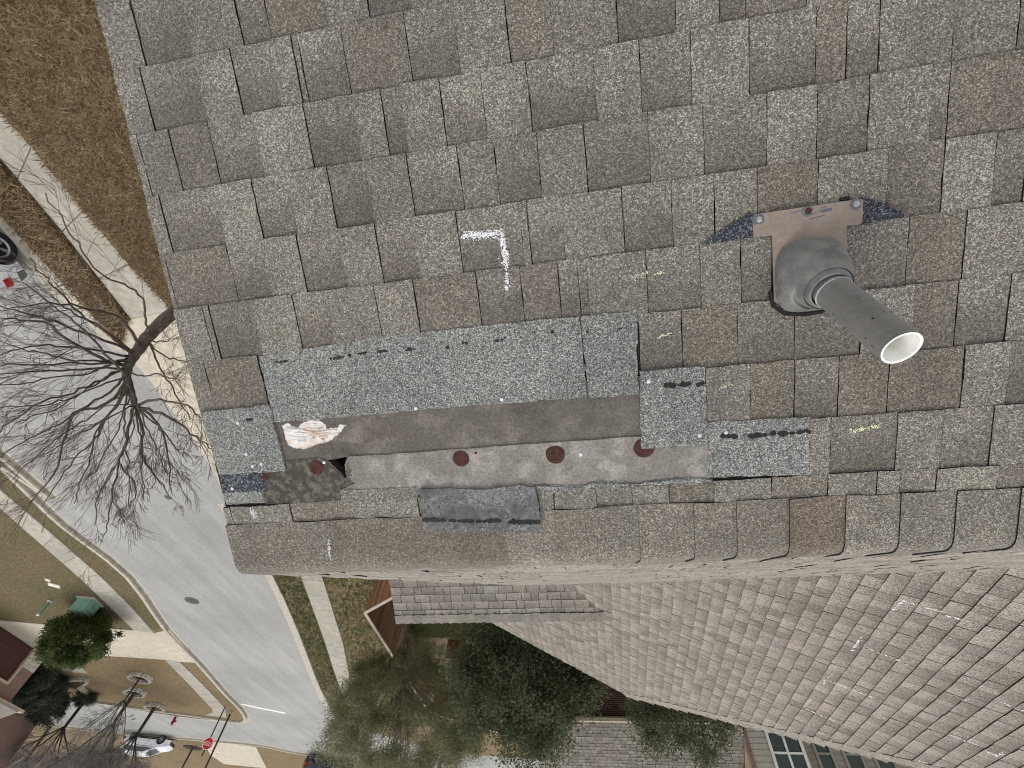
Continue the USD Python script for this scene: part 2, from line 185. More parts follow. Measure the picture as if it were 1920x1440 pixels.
              [[-9.277, -4.001, 4.4], [-9.012, -3.619, 4.8], [-8.521, -2.899, 5.4], [-7.924, -2.337, 5.9], [-7.557, -2.018, 6.4], [-7.23, -1.795, 6.8]],
              [[-9.209, -4.073, 4.5], [-9.264, -4.036, 4.9], [-9.317, -3.937, 5.4], [-9.159, -3.67, 6.0], [-9.288, -3.698, 6.6], [-9.116, -3.68, 7.0]],
              [[-9.256, -4.247, 4.5], [-9.187, -4.277, 5.0], [-9.401, -4.282, 5.5], [-9.467, -4.25, 6.0], [-9.521, -4.149, 6.5], [-9.453, -4.097, 6.9]],
              [[-9.123, -4.283, 4.6], [-9.175, -4.417, 5.0], [-9.343, -4.422, 5.3], [-9.427, -4.285, 5.6], [-9.617, -4.648, 6.0], [-9.618, -4.973, 6.5], [-9.883, -5.209, 6.9], [-10.337, -5.65, 7.3]],
              [[-9.046, -4.325, 4.7], [-9.056, -4.486, 5.1], [-9.138, -4.615, 5.5], [-8.999, -4.669, 5.9], [-9.154, -4.77, 6.2], [-9.25, -4.916, 6.7], [-9.378, -5.138, 7.1]],
              [[-8.745, -4.562, 5.1], [-8.706, -4.802, 5.5], [-8.646, -4.991, 5.9], [-8.58, -5.085, 6.2], [-8.418, -5.283, 6.7], [-8.278, -5.452, 7.1], [-8.263, -5.643, 7.4]],
              [[-8.762, -4.617, 5.1], [-8.428, -4.831, 5.5], [-8.355, -5.166, 5.9], [-7.929, -5.209, 6.3], [-7.358, -5.155, 6.7], [-6.957, -5.174, 7.0]],
              [[-8.759, -4.645, 5.1], [-8.041, -4.659, 5.5], [-7.703, -4.939, 5.9], [-7.528, -5.246, 6.3], [-7.149, -5.266, 6.8]],
              [[-8.727, -4.635, 5.1], [-7.841, -4.543, 5.5], [-7.073, -4.59, 5.9], [-6.474, -4.588, 6.3], [-5.892, -4.45, 6.7]], [[-8.677, -4.569, 5.1], [-7.621, -4.235, 5.5], [-6.703, -4.118, 5.9], [-5.999, -4.106, 6.4]],
              [[-9.243, -4.182, 3.6], [-8.563, -4.266, 4.3], [-7.886, -4.298, 4.9], [-7.287, -4.401, 5.5], [-6.677, -4.343, 6.0]], [[-9.179, -4.042, 3.5], [-8.46, -3.872, 3.9], [-7.853, -3.625, 4.2]],
              [[-9.258, -4.109, 3.6], [-8.137, -3.948, 4.4], [-7.147, -3.746, 5.0], [-6.505, -3.608, 5.4]], [[-8.58, -5.085, 6.2], [-8.819, -5.402, 6.7], [-8.782, -5.729, 7.1]],
              [[-8.57, -5.115, 6.2], [-8.082, -5.361, 6.6], [-7.883, -5.391, 7.0]]],
 'T1': [-7.53, -20.08, 5.3],
 'T1base': [-9.4, -22.37],
 'T1mid': [-9.4, -22.09, 2.6],
 'T2': [-2.7, -17.95, 5.6],
 'T3': [3.55, -26.78, 5.2],
 'T1pts': [[-13.39, -23.54, 4.6], [-7.05, -16.91, 4.6], [-9.82, -21.12, 4.6], [-10.36, -19.38, 4.6], [-11.06, -29.71, 4.6], [-5.2, -21.63, 4.6]],
 'N_eave': [[-0.38, -20.0, 5.96], [1.18, -20.0, 6.07]],
 'N_pts': [[4.61, -20.0, 6.04], [4.58, -20.0, 7.17], [5.49, -20.0, 6.27], [6.38, -20.0, 6.44], [6.3, -20.0, 7.13], [5.49, -20.0, 7.15], [6.78, -20.0, 6.59], [7.23, -20.0, 6.67], [1.35, -20.0, 5.58], [1.96, -20.0, 5.82],
           [3.82, -20.0, 6.03]],
 'hedge': [[-38.36, -30.64, 0.7], [-38.74, -29.98, 0.8], [-40.05, -31.87, 0.9], [-41.74, -32.63, 1.0], [-42.57, -34.67, 0.7], [-43.84, -34.34, 1.1], [-45.78, -37.04, 0.8], [-47.07, -37.08, 1.1], [-51.57, -40.57, 1.0],
           [-50.68, -40.97, 0.6], [-39.97, -34.05, 0.7], [-57.03, -45.14, 0.8]],
 'edging': [[-41.4, -33.68], [-39.74, -33.45], [-39.04, -33.65], [-40.17, -34.53], [-40.95, -34.98], [-41.23, -35.66], [-41.51, -36.47]],
 'wing': [[-46.71, -38.43], [-62.56, -51.33]],
 'grey': [[-41.13, -34.76, 4.0], [-39.21, -37.27, 4.0], [-34.06, -35.42, 4.0]],
 'tree5': [[-41.85, -51.68]],
 'disc': [[-13.37, -44.6], [-14.13, -47.58]]}

# ------------------------------------------------------------------ helpers
rng = random.Random(7)
nr = np.random.RandomState(7)
COUNT = {}
def numbered(path):
    k = COUNT.get(path, 0); COUNT[path] = k + 1
    return path if k == 0 else '%s_%03d' % (path, k)
def tag(prim, label=None, category=None, group=None, kind=None):
    for k, v in (('label', label), ('category', category), ('group', group), ('kind', kind)):
        if v: prim.SetCustomDataByKey(k, v)
def obj(name, mesh, mat, parent=None, smooth=False, label=None, category=None, group=None, kind=None, mk=None):
    base = (parent.GetPath().pathString if parent else '/World') + '/' + name
    o = usdkit.mesh(stage, numbered(base), mesh, '/World/Looks/' + mat, smooth=smooth).GetPrim()
    if mk is not None:
        UsdGeom.PrimvarsAPI(o).CreatePrimvar('mk', Sdf.ValueTypeNames.Vector3fArray, 'vertex').Set(Vt.Vec3fArray.FromNumpy(np.asarray(mk, np.float32)))
    tag(o, label, category, group, kind)
    return o
def thing(name, label, category, loc=(0, 0, 0), rz=0.0, group=None, parent=None):
    x = UsdGeom.Xform.Define(stage, numbered('/World/' + name))
    x.AddTranslateOp().Set(Gf.Vec3d(*map(float, loc)))
    if rz: x.AddRotateZOp().Set(float(rz))
    tag(x.GetPrim(), label, category, group)
    return x.GetPrim()
def copy(root, loc, rz, label, group=None):
    was = root.GetCustomData()
    r = thing(root.GetName().rstrip('0123456789').rstrip('_'), label, was['category'], loc, rz, group or was.get('group'))
    r.GetReferences().AddInternalReference(root.GetPath()); r.SetInstanceable(True)
    return r
cat = trimesh.util.concatenate
def box(c, s, R=None):
    b = trimesh.creation.box(extents=s)
    if R is not None: b.apply_transform(R)
    b.apply_translation(c); return b
def rotz(a): return trimesh.transformations.rotation_matrix(a, (0, 0, 1))
def man(mesh): return m3.Manifold(m3.Mesh(np.asarray(mesh.vertices, np.float32), np.asarray(mesh.faces, np.uint32)))
def tri(mf):
    q = mf.to_mesh(); return trimesh.Trimesh(q.vert_properties[:, :3], q.tri_verts, process=False)
def rbox(c, s, r=0.02, seg=8):
    s = np.asarray(s) / 2 - r; sp = m3.Manifold.sphere(r, seg)
    hull = m3.Manifold.batch_hull([sp.translate((a * s[0], b * s[1], d * s[2])) for a in (-1, 1) for b in (-1, 1) for d in (-1, 1)])
    t = tri(hull); t.apply_translation(c); return t
def prism(poly, z0, z1):
    polys = [poly] if poly.geom_type == 'Polygon' else [q for q in poly.geoms if q.geom_type == 'Polygon']
    out = []
    for q in polys:
        if q.area < 1e-7: continue
        e = trimesh.creation.extrude_polygon(q, z1 - z0, engine='earcut'); e.apply_translation((0, 0, z0)); out.append(e)
    return cat(out)
def tube(pts, rad, n=6, cap=True):
    pts = np.asarray(pts, float); rad = np.broadcast_to(np.asarray(rad, float), (len(pts),))
    d = np.gradient(pts, axis=0); d /= np.maximum(np.linalg.norm(d, axis=1, keepdims=True), 1e-9)
    up = np.array([0, 0, 1.0]) if abs(d[0][2]) < .9 else np.array([1.0, 0, 0])
    V = []; a = np.cross(d[0], up); a /= np.linalg.norm(a)
    ang = np.arange(n) * 2 * math.pi / n
    for p_, t, r in zip(pts, d, rad):
        a = a - t * (a @ t); a /= max(np.linalg.norm(a), 1e-9); b = np.cross(t, a)
        V.append(p_ + r * (np.cos(ang)[:, None] * a + np.sin(ang)[:, None] * b))
    V = np.concatenate(V); F = []
    for i in range(len(pts) - 1):
        for j in range(n):
            k = (j + 1) % n; o = i * n
            F += [(o + j, o + k, o + n + k), (o + j, o + n + k, o + n + j)]
    if cap:
        for o, flip in ((0, 1), ((len(pts) - 1) * n, 0)):
            for j in range(1, n - 1): F.append((o, o + j + 1, o + j) if flip else (o, o + j, o + j + 1))
    return trimesh.Trimesh(V, F, process=False)
def lathe(prof, n=24): return trimesh.creation.revolve(np.asarray(prof, float), sections=n)
def smoothline(pts, n=4):
    pts = np.asarray(pts, float); out = []
    P = np.vstack([2 * pts[0] - pts[1], pts, 2 * pts[-1] - pts[-2]])
    for i in range(1, len(P) - 2):
        for t in np.arange(n) / n:
            p0, p1, p2, p3 = P[i - 1:i + 3]
            out.append(.5 * (2 * p1 + (p2 - p0) * t + (2 * p0 - 5 * p1 + 4 * p2 - p3) * t * t + (3 * p1 - p0 - 3 * p2 + p3) * t ** 3))
    return np.array(out + [pts[-1]])
def ribbon(pts, w, z0, z1):
    return prism(LineString([tuple(q[:2]) for q in pts]).buffer(w / 2, cap_style=2, join_style=1, quad_segs=3), z0, z1)

# ------------------------------------------------------------------ materials
def L(name, nodes, links, surface): usdkit.material(stage, '/World/Looks/' + name, nodes, links, surface=surface)
def mat(name, c1, c2, scale=6.0, rough=0.8, bump=0.0, bscale=None, detail=4.0, metallic=0.0, stretch=(1, 1, 1), spec=0.3, lo=0.35, hi=0.65, coord='geo', bdist=0.01, c3=None, s3=1.0, fine=0.0, fscale=250.0, rnd=0.0):
    nodes = {'g': ('geometry', {}) if coord == 'geo' else ('texture_coordinate', {}), 'mp': ('mapping', {'scale': stretch}),
             'n': ('noise_texture', {'scale': scale, 'detail': detail, 'roughness': 0.6}), 'r': ('rgb_ramp', {'ramp': [(lo, c1), (hi, c2)]}),
             'p': ('principled_bsdf', {'roughness': rough, 'metallic': metallic, 'specular_ior_level': spec})}
    links = [(('g.position' if coord == 'geo' else 'g.object'), 'mp.vector'), ('mp.vector', 'n.vector'), ('n.fac', 'r.fac')]
    col = 'r.color'
    if c3 is not None:
        nodes['n3'] = ('noise_texture', {'scale': s3, 'detail': 3.0}); nodes['r3'] = ('rgb_ramp', {'ramp': [(0.42, (0, 0, 0)), (0.62, (1, 1, 1))]})
        nodes['m3'] = ('mix_color', {'b': c3}); links += [(links[0][0], 'n3.vector'), ('n3.fac', 'r3.fac'), ('r3.color', 'm3.fac'), (col, 'm3.a')]; col = 'm3.result'
    if fine:
        nodes['nf'] = ('noise_texture', {'scale': fscale, 'detail': 5.0, 'roughness': 0.75}); nodes['rf'] = ('rgb_ramp', {'ramp': [(0.3, (1 - fine,) * 3), (0.7, (1 + fine,) * 3)]})
        nodes['mf'] = ('mix_color', {'blend_type': 'multiply', 'fac': 1.0, 'use_clamp': False}); links += [('mp.vector', 'nf.vector'), ('nf.fac', 'rf.fac'), (col, 'mf.a'), ('rf.color', 'mf.b')]; col = 'mf.result'
    if rnd:
        nodes['oi'] = ('object_info', {}); nodes['ro'] = ('map_range', {'to_min': 1 - rnd, 'to_max': 1 + rnd}); nodes['co'] = ('combine_color', {}); nodes['mo'] = ('mix_color', {'blend_type': 'multiply', 'fac': 1.0, 'use_clamp': False})
        links += [('oi.random', 'ro.value'), ('ro.result', 'co.r'), ('ro.result', 'co.g'), ('ro.result', 'co.b'), (col, 'mo.a'), ('co.color', 'mo.b')]; col = 'mo.result'
    links.append((col, 'p.base_color'))
    if bump:
        nodes['n2'] = ('noise_texture', {'scale': bscale or scale * 4, 'detail': 4.0}); nodes['b'] = ('bump', {'strength': bump, 'distance': bdist})
        links += [('mp.vector', 'n2.vector'), ('n2.fac', 'b.height'), ('b.normal', 'p.normal')]
    L(name, nodes, links, 'p.BSDF')
def granules(name, cell, ramp, rust=0.5, weather=0.12, edge=(0.012, 0.012, 0.013), tonek=0.8, bump=0.6, use_mk=True, gain=0.0):
    nodes = {'g': ('geometry', {}), 'v': ('voronoi_texture', {'scale': 1.0 / cell, 'feature': 'f1'}), 'sc': ('separate_color', {}),
             'w': ('noise_texture', {'scale': 4.0, 'detail': 6.0, 'roughness': .65}), 'wm': ('map_range', {'from_min': 0.3, 'from_max': 0.7, 'to_min': -weather, 'to_max': weather}),
             'v2': ('noise_texture', {'scale': 0.33 / cell, 'detail': 2.0}), 'vm': ('map_range', {'from_min': 0.3, 'from_max': 0.7, 'to_min': -.12, 'to_max': .12}),
             'ws': ('mapping', {'scale': (9.0, .9, .9)}), 'wn': ('noise_texture', {'scale': 1.0, 'detail': 5.0, 'roughness': .6}), 'wr': ('map_range', {'from_min': 0.3, 'from_max': 0.7, 'to_min': -.5 * weather, 'to_max': .5 * weather}), 'aw': ('math', {'math_type': 'add'}), 'a0': ('math', {'math_type': 'add'}), 'a1': ('math', {'math_type': 'add'}), 'a2': ('math', {'math_type': 'add', 'value2': gain}),
             'r': ('rgb_ramp', {'ramp': ramp}), 'b': ('bump', {'strength': bump, 'distance': cell * 0.4}),
             'hs': ('math', {'math_type': 'greater_than', 'value2': 0.8}), 'hm': ('math', {'math_type': 'multiply', 'value2': rust}),
             'ht': ('mix_color', {'blend_type': 'multiply', 'b': (1.15, 0.92, 0.78)}),
             'p': ('principled_bsdf', {'roughness': 0.88, 'specular_ior_level': 0.25})}
    links = [('g.position', 'v.vector'), ('g.position', 'w.vector'), ('g.position', 'v2.vector'), ('v.color', 'sc.color'), ('w.fac', 'wm.value'), ('v2.fac', 'vm.value'),
             ('g.position', 'ws.vector'), ('ws.vector', 'wn.vector'), ('wn.fac', 'wr.value'), ('wr.result', 'aw.value1'), ('wm.result', 'aw.value2'), ('sc.r', 'a0.value1'), ('aw.value', 'a0.value2'), ('a0.value', 'a1.value1'), ('vm.result', 'a1.value2'), ('a1.value', 'a2.value1'),
             ('v.distance', 'b.height'), ('b.normal', 'p.normal'), ('sc.g', 'hs.value1'), ('hs.value', 'hm.value1'), ('hm.value', 'ht.fac'), ('r.color', 'ht.a')]
    col = 'ht.result'
    if use_mk:
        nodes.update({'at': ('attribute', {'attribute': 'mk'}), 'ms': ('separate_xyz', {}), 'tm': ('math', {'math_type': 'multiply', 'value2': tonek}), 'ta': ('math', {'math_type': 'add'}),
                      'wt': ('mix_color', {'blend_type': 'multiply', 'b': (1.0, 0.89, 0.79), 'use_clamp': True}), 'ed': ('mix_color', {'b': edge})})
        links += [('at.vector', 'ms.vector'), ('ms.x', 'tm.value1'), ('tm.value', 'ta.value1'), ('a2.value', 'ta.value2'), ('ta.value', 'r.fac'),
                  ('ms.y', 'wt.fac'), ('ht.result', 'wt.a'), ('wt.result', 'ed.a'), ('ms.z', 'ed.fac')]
        col = 'ed.result'
    else: links.append(('a2.value', 'r.fac'))
    links.append((col, 'p.base_color'))
    L(name, nodes, links, 'p.BSDF')
RAMP = [(0.0, (.070, .066, .0595)), (0.28, (.112, .1065, .096)), (0.52, (.155, .148, .1325)), (0.76, (.214, .208, .186)), (0.93, (.315, .303, .266)), (1.0, (.45, .44, .39))]
granules('shingle_granules', 0.0021, RAMP, bump=.3, weather=.10, tonek=.9)
granules('far_shingle_granules', 0.006, [(0.0, (.105, .098, .086)), (0.5, (.225, .210, .185)), (1.0, (.41, .388, .345))], weather=.10, rust=.25)
granules('headlap_granules', 0.0020, [(0.0, (.055, .057, .055)), (0.25, (.102, .106, .101)), (0.5, (.168, .174, .165)), (0.72, (.252, .26, .246)), (0.9, (.38, .39, .37)), (1.0, (.55, .56, .53))], rust=0.05, weather=.08, use_mk=False)
mat('pvc_inner', (.80, .80, .76), (.88, .88, .85), 25, .5, c3=(.70, .69, .64), s3=30)
granules('dark_granules', 0.0024, [(0.0, (.014, .016, .022)), (0.6, (.04, .046, .06)), (0.85, (.10, .11, .13)), (1.0, (.3, .31, .33))], rust=0, weather=.08, use_mk=False)
mat('asphalt_edge', (.012, .012, .013), (.03, .03, .03), 60, .8)
mat('felt', (.082, .073, .063), (.215, .195, .17), 7.0, .9, .5, 260, detail=9, c3=(.125, .11, .097), s3=19, bdist=.002, fine=.42, fscale=170)
mat('felt_light', (.175, .162, .146), (.37, .35, .325), 7.0, .9, .5, 260, detail=9, c3=(.205, .188, .17), s3=21, bdist=.002, fine=.42, fscale=170)
mat('felt_stained', (.052, .046, .037), (.135, .122, .104), 52.0, .75, .3, 300, detail=5, lo=.46, hi=.6, bdist=.002, fine=.35)
mat('felt_flake', (.085, .074, .062), (.215, .19, .165), 13, .9, .3, 200, bdist=.002, fine=.4, fscale=170, detail=8)
L('bare_wood', {'g': ('geometry', {}), 'mp': ('mapping', {'rotation': (0, 0, .35), 'scale': (14, 60, 60)}), 'n': ('noise_texture', {'scale': 1.0, 'detail': 5.0, 'distortion': 2.2}),
    'r': ('rgb_ramp', {'ramp': [(.3, (.30, .24, .17)), (.42, (.62, .60, .57)), (.55, (.80, .80, .80)), (.66, (.55, .47, .36)), (.78, (.74, .72, .69))]}),
    'n2': ('noise_texture', {'scale': 16, 'detail': 3}), 'r2': ('rgb_ramp', {'ramp': [(.5, (0, 0, 0)), (.66, (1, 1, 1))]}), 'mx': ('mix_color', {'b': (.55, .30, .14)}),
    'mf': ('math', {'math_type': 'multiply', 'value2': .5}), 'p': ('principled_bsdf', {'roughness': .85})},
  [('g.position', 'mp.vector'), ('mp.vector', 'n.vector'), ('n.fac', 'r.fac'), ('g.position', 'n2.vector'), ('n2.fac', 'r2.fac'), ('r2.color', 'mf.value1'), ('mf.value', 'mx.fac'), ('r.color', 'mx.a'), ('mx.result', 'p.base_color')], 'p.BSDF')
L('slate_back', {'g': ('geometry', {}), 'n': ('noise_texture', {'scale': 40, 'detail': 5}), 'r': ('rgb_ramp', {'ramp': [(.35, (.055, .055, .057)), (.65, (.11, .11, .111))]}),
    'n2': ('noise_texture', {'scale': 55, 'detail': 5, 'distortion': 3.0}), 'r2': ('rgb_ramp', {'ramp': [(.468, (0, 0, 0)), (.495, (.95, .95, .95)), (.505, (.95, .95, .95)), (.532, (0, 0, 0))]}),
    'n4': ('noise_texture', {'scale': 14, 'detail': 2}), 'r4': ('rgb_ramp', {'ramp': [(.38, (0, 0, 0)), (.55, (1, 1, 1))]}), 'mm': ('mix_color', {'blend_type': 'multiply', 'fac': 1.0}),
    'mx': ('mix_color', {'b': (.46, .47, .475)}), 'p': ('principled_bsdf', {'roughness': .7})},
  [('g.position', 'n.vector'), ('n.fac', 'r.fac'), ('g.position', 'n2.vector'), ('n2.fac', 'r2.fac'), ('g.position', 'n4.vector'), ('n4.fac', 'r4.fac'), ('r2.color', 'mm.a'), ('r4.color', 'mm.b'), ('mm.result', 'mx.fac'), ('r.color', 'mx.a'), ('mx.result', 'p.base_color')], 'p.BSDF')
mat('tar', (.008, .008, .009), (.02, .02, .021), 200, .45, .5, 500, bdist=.001)
mat('rust', (.030, .0135, .0115), (.088, .034, .025), 90, .85, .6, 500, lo=.3, hi=.7, bdist=.0015, fine=.4, fscale=400)
mat('galvanised', (.55, .55, .55), (.72, .72, .72), 100, .5)
mat('dull_screw', (.20, .20, .19), (.42, .42, .40), 220, .5)
mat('chalk_white', (.70, .71, .74), (.86, .86, .88), 60, .95)
mat('chalk_yellow', (.60, .585, .40), (.74, .725, .54), 60, .95)
mat('flashing_tan', (.19, .155, .125), (.27, .225, .185), 18, .5, .1, 120, detail=6, c3=(.24, .195, .16), s3=40, spec=.4, bdist=.001, fine=.15, fscale=150)
mat('boot_grey', (.098, .104, .103), (.15, .155, .152), 12, .45, .08, 90, detail=5, spec=.45, c3=(.175, .172, .160), s3=24, bdist=.001, fine=.1, fscale=130)
mat('pipe_paint', (.11, .118, .116), (.165, .174, .169), 15, .42, .06, 60, detail=8, spec=.5, bdist=.001, fine=.12, fscale=120, c3=(.165, .158, .145), s3=14)
mat('pvc_white', (.88, .88, .85), (.93, .93, .91), 20, .4)
mat('paint_blue_grey', (.09, .105, .13), (.13, .145, .17), 60, .6)
mat('concrete_walk', (.30, .28, .235), (.43, .405, .345), 3.2, .9, .25, 60, detail=9, c3=(.33, .31, .265), s3=.9, bdist=.004, rnd=.08, fine=.18, fscale=9)
mat('concrete_apron', (.42, .38, .30), (.58, .53, .425), 2.0, .9, .2, 50, detail=9, bdist=.004, fine=.12, fscale=7, c3=(.47, .43, .345), s3=.5)
mat('concrete_kerb', (.36, .33, .27), (.50, .465, .385), 4.0, .9, .3, 50, detail=8, bdist=.004)
mat('gutter_stain', (.13, .12, .10), (.24, .22, .185), 2.0, .9, .2, 40, detail=7)
L('road_surface', {'g': ('geometry', {}), 'mp': ('mapping', {'rotation': (0, 0, -.16), 'scale': (1.3, .12, 1)}), 'n': ('noise_texture', {'scale': 1.0, 'detail': 7, 'roughness': .62}), 'r': ('rgb_ramp', {'ramp': [(.32, (.295, .292, .282)), (.68, (.372, .368, .355))]}),
    'n2': ('noise_texture', {'scale': 7, 'detail': 9, 'roughness': .7}), 'r2': ('rgb_ramp', {'ramp': [(.3, (.80, .80, .80)), (.7, (1.08, 1.08, 1.08))]}), 'n5': ('noise_texture', {'scale': .22, 'detail': 4}), 'r5': ('rgb_ramp', {'ramp': [(.36, (.89, .89, .885)), (.52, (1.0, 1.0, 1.0)), (.66, (1.05, 1.05, 1.05))]}),
    'mm': ('mix_color', {'blend_type': 'multiply', 'fac': 1.0, 'use_clamp': False}), 'm2': ('mix_color', {'blend_type': 'multiply', 'fac': 1.0, 'use_clamp': False}), 'n3': ('noise_texture', {'scale': 60, 'detail': 5}), 'b': ('bump', {'strength': .3, 'distance': .006}), 'p': ('principled_bsdf', {'roughness': .85, 'specular_ior_level': .3})},
  [('g.position', 'mp.vector'), ('mp.vector', 'n.vector'), ('n.fac', 'r.fac'), ('g.position', 'n2.vector'), ('n2.fac', 'r2.fac'), ('r.color', 'mm.a'), ('r2.color', 'mm.b'), ('g.position', 'n5.vector'), ('n5.fac', 'r5.fac'), ('mm.result', 'm2.a'), ('r5.color', 'm2.b'), ('g.position', 'n3.vector'), ('n3.fac', 'b.height'), ('b.normal', 'p.normal'), ('m2.result', 'p.base_color')], 'p.BSDF')
def lawn(name, brown1, brown2, green, gscale, glo, ghi, fine=26.0):
    L(name, {'g': ('geometry', {}), 'mp': ('mapping', {'rotation': (0, 0, .6), 'scale': (1.0, .35, 1)}), 'n': ('noise_texture', {'scale': fine, 'detail': 8, 'roughness': .7, 'distortion': .8}), 'r': ('rgb_ramp', {'ramp': [(.34, brown1), (.5, tuple(.5 * (a + b) for a, b in zip(brown1, brown2))), (.66, brown2)]}),
        'n2': ('noise_texture', {'scale': gscale, 'detail': 6, 'roughness': .6}), 'r2': ('rgb_ramp', {'ramp': [(glo, (0, 0, 0)), (ghi, (1, 1, 1))]}), 'mx': ('mix_color', {'b': green}), 'gm': ('mix_color', {'blend_type': 'multiply', 'fac': .75, 'use_clamp': False}), 'gr': ('rgb_ramp', {'ramp': [(.3, (.5, .5, .5)), (.7, (1.4, 1.4, 1.4))]}),
        'n6': ('noise_texture', {'scale': 5.5, 'detail': 9, 'roughness': .75}), 'r6': ('rgb_ramp', {'ramp': [(.32, (.62, .60, .58)), (.68, (1.3, 1.3, 1.3))]}), 'm6': ('mix_color', {'blend_type': 'multiply', 'fac': 1.0, 'use_clamp': False}), 'b': ('bump', {'strength': .8, 'distance': .03}), 'p': ('principled_bsdf', {'roughness': .95, 'specular_ior_level': .15})},
      [('g.position', 'mp.vector'), ('mp.vector', 'n.vector'), ('n.fac', 'r.fac'), ('g.position', 'n2.vector'), ('n2.fac', 'r2.fac'), ('r2.color', 'mx.fac'), ('r.color', 'mx.a'), ('n.fac', 'gr.fac'), ('gr.color', 'gm.b'), ('mx.result', 'gm.a'), ('gm.result', 'm6.a'), ('g.position', 'n6.vector'), ('n6.fac', 'r6.fac'), ('r6.color', 'm6.b'), ('m6.result', 'p.base_color'), ('n.fac', 'b.height'), ('b.normal', 'p.normal')], 'p.BSDF')
lawn('lawn_dormant', (.125, .088, .046), (.30, .225, .13), (.13, .118, .052), .35, .5, .75)
lawn('lawn_olive', (.10, .080, .044), (.20, .158, .092), (.105, .105, .045), .4, .4, .7)
lawn('lawn_mixed', (.088, .07, .03), (.18, .14, .068), (.052, .088, .02), .55, .44, .58)
lawn('bare_soil', (.11, .08, .055), (.22, .165, .12), (.05, .09, .02), .9, .5, .6)
lawn('mulch', (.03, .02, .013), (.075, .048, .03), (.04, .03, .02), 1, .5, .7)
mat('straw', (.32, .24, .135), (.60, .48, .31), 25, .9)
mat('straw_mid', (.20, .142, .072), (.36, .268, .155), 25, .9)
mat('straw_dark', (.095, .06, .028), (.18, .12, .06), 25, .9)
mat('grass_blade_green', (.05, .085, .02), (.12, .13, .05), 12, .9)
mat('bark_grey', (.06, .048, .038), (.23, .195, .16), 16, .9, .8, 50, detail=8, stretch=(1, 1, .4), lo=.3, hi=.7, bdist=.03)
mat('bark_dark', (.025, .021, .018), (.06, .05, .042), 14, .9, .6, 40)
mat('twig_bark', (.08, .064, .052), (.19, .155, .13), 9, .9)
mat('twig_grey', (.12, .112, .108), (.20, .188, .18), 5, .9)
def leaf(name, a, b):
    L(name, {'g': ('geometry', {}), 'n': ('noise_texture', {'scale': 1.1, 'detail': 3}), 'r': ('rgb_ramp', {'ramp': [(.35, a), (.65, b)]}), 'i': ('map_range', {'from_min': 0, 'from_max': 1, 'to_min': .55, 'to_max': 1.5}), 'ml': ('mix_color', {'blend_type': 'multiply', 'fac': 1.0, 'use_clamp': False}), 'cc': ('combine_color', {}),
        'p': ('principled_bsdf', {'roughness': .6, 'specular_ior_level': .25}), 't': ('translucent_bsdf', {}), 'm': ('mix_closure', {'fac': .38})},
      [('g.position', 'n.vector'), ('n.fac', 'r.fac'), ('g.random_per_island', 'i.value'), ('i.result', 'cc.r'), ('i.result', 'cc.g'), ('i.result', 'cc.b'), ('r.color', 'ml.a'), ('cc.color', 'ml.b'), ('ml.result', 'p.base_color'), ('ml.result', 't.color'), ('p.BSDF', 'm.closure1'), ('t.BSDF', 'm.closure2')], 'm.closure')
leaf('leaf_olive', (.24, .245, .115), (.41, .40, .215))
leaf('leaf_oak', (.10, .128, .06), (.195, .22, .11))
leaf('leaf_bush', (.06, .105, .024), (.15, .195, .042))
leaf('leaf_hedge', (.075, .108, .065), (.165, .20, .125))
def brick(name, c1, c2, mortar, sx=.215, sy=.0677):
    L(name, {'tc': ('texture_coordinate', {}), 'sp': ('separate_xyz', {}), 'ad': ('math', {'math_type': 'add'}), 'cb': ('combine_xyz', {}), 'bt': ('brick_texture', {'color1': c1, 'color2': c2, 'mortar': mortar, 'scale': 1.0, 'mortar_size': .006, 'brick_width': sx, 'row_height': sy, 'bias': 0.0}),
        'b': ('bump', {'strength': .8, 'distance': .006, 'invert': True}), 'p': ('principled_bsdf', {'roughness': .9})},
      [('tc.object', 'sp.vector'), ('sp.x', 'ad.value1'), ('sp.y', 'ad.value2'), ('ad.value', 'cb.x'), ('sp.z', 'cb.y'), ('cb.vector', 'bt.vector'), ('bt.color', 'p.base_color'), ('bt.fac', 'b.height'), ('b.normal', 'p.normal')], 'p.BSDF')
brick('brick_dark', (.10, .05, .038), (.06, .032, .027), (.30, .265, .23))
brick('brick_red', (.21, .115, .085), (.14, .075, .058), (.30, .26, .22))
mat('siding_cream', (.33, .315, .265), (.39, .37, .315), 5, .7)
mat('siding_tan', (.22, .20, .17), (.27, .25, .21), 5, .7)
mat('trim_beige', (.36, .31, .22), (.45, .39, .29), 6, .7)
mat('trim_white', (.62, .60, .55), (.74, .72, .67), 6, .6)
mat('stone_light', (.38, .35, .28), (.52, .48, .40), 9, .9, .6, 14, c3=(.26, .24, .20), s3=8, rnd=.2)
mat('garage_red', (.035, .010, .009), (.05, .015, .013), 3, .55)
mat('fence_wood', (.14, .066, .030), (.27, .145, .072), 12, .85, .3, 40, stretch=(6, 6, .6), detail=6, rnd=.38)
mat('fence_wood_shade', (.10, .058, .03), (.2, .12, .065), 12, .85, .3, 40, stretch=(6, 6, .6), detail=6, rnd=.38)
mat('fence_cap', (.44, .39, .32), (.58, .52, .44), 10, .85)
mat('painted_green', (.13, .245, .185), (.17, .29, .225), 6, .5)
mat('paint_red', (.33, .018, .02), (.42, .03, .03), 6, .4)
mat('hydrant_red', (.22, .012, .02), (.3, .02, .03), 9, .45)
mat('stop_red', (.42, .016, .022), (.46, .02, .026), 4, .35)
mat('sign_white', (.78, .78, .76), (.84, .84, .82), 4, .4)
mat('pole_dark', (.02, .017, .015), (.04, .034, .03), 8, .5)
mat('car_white', (.66, .68, .70), (.72, .74, .76), 2, .22, spec=.6)
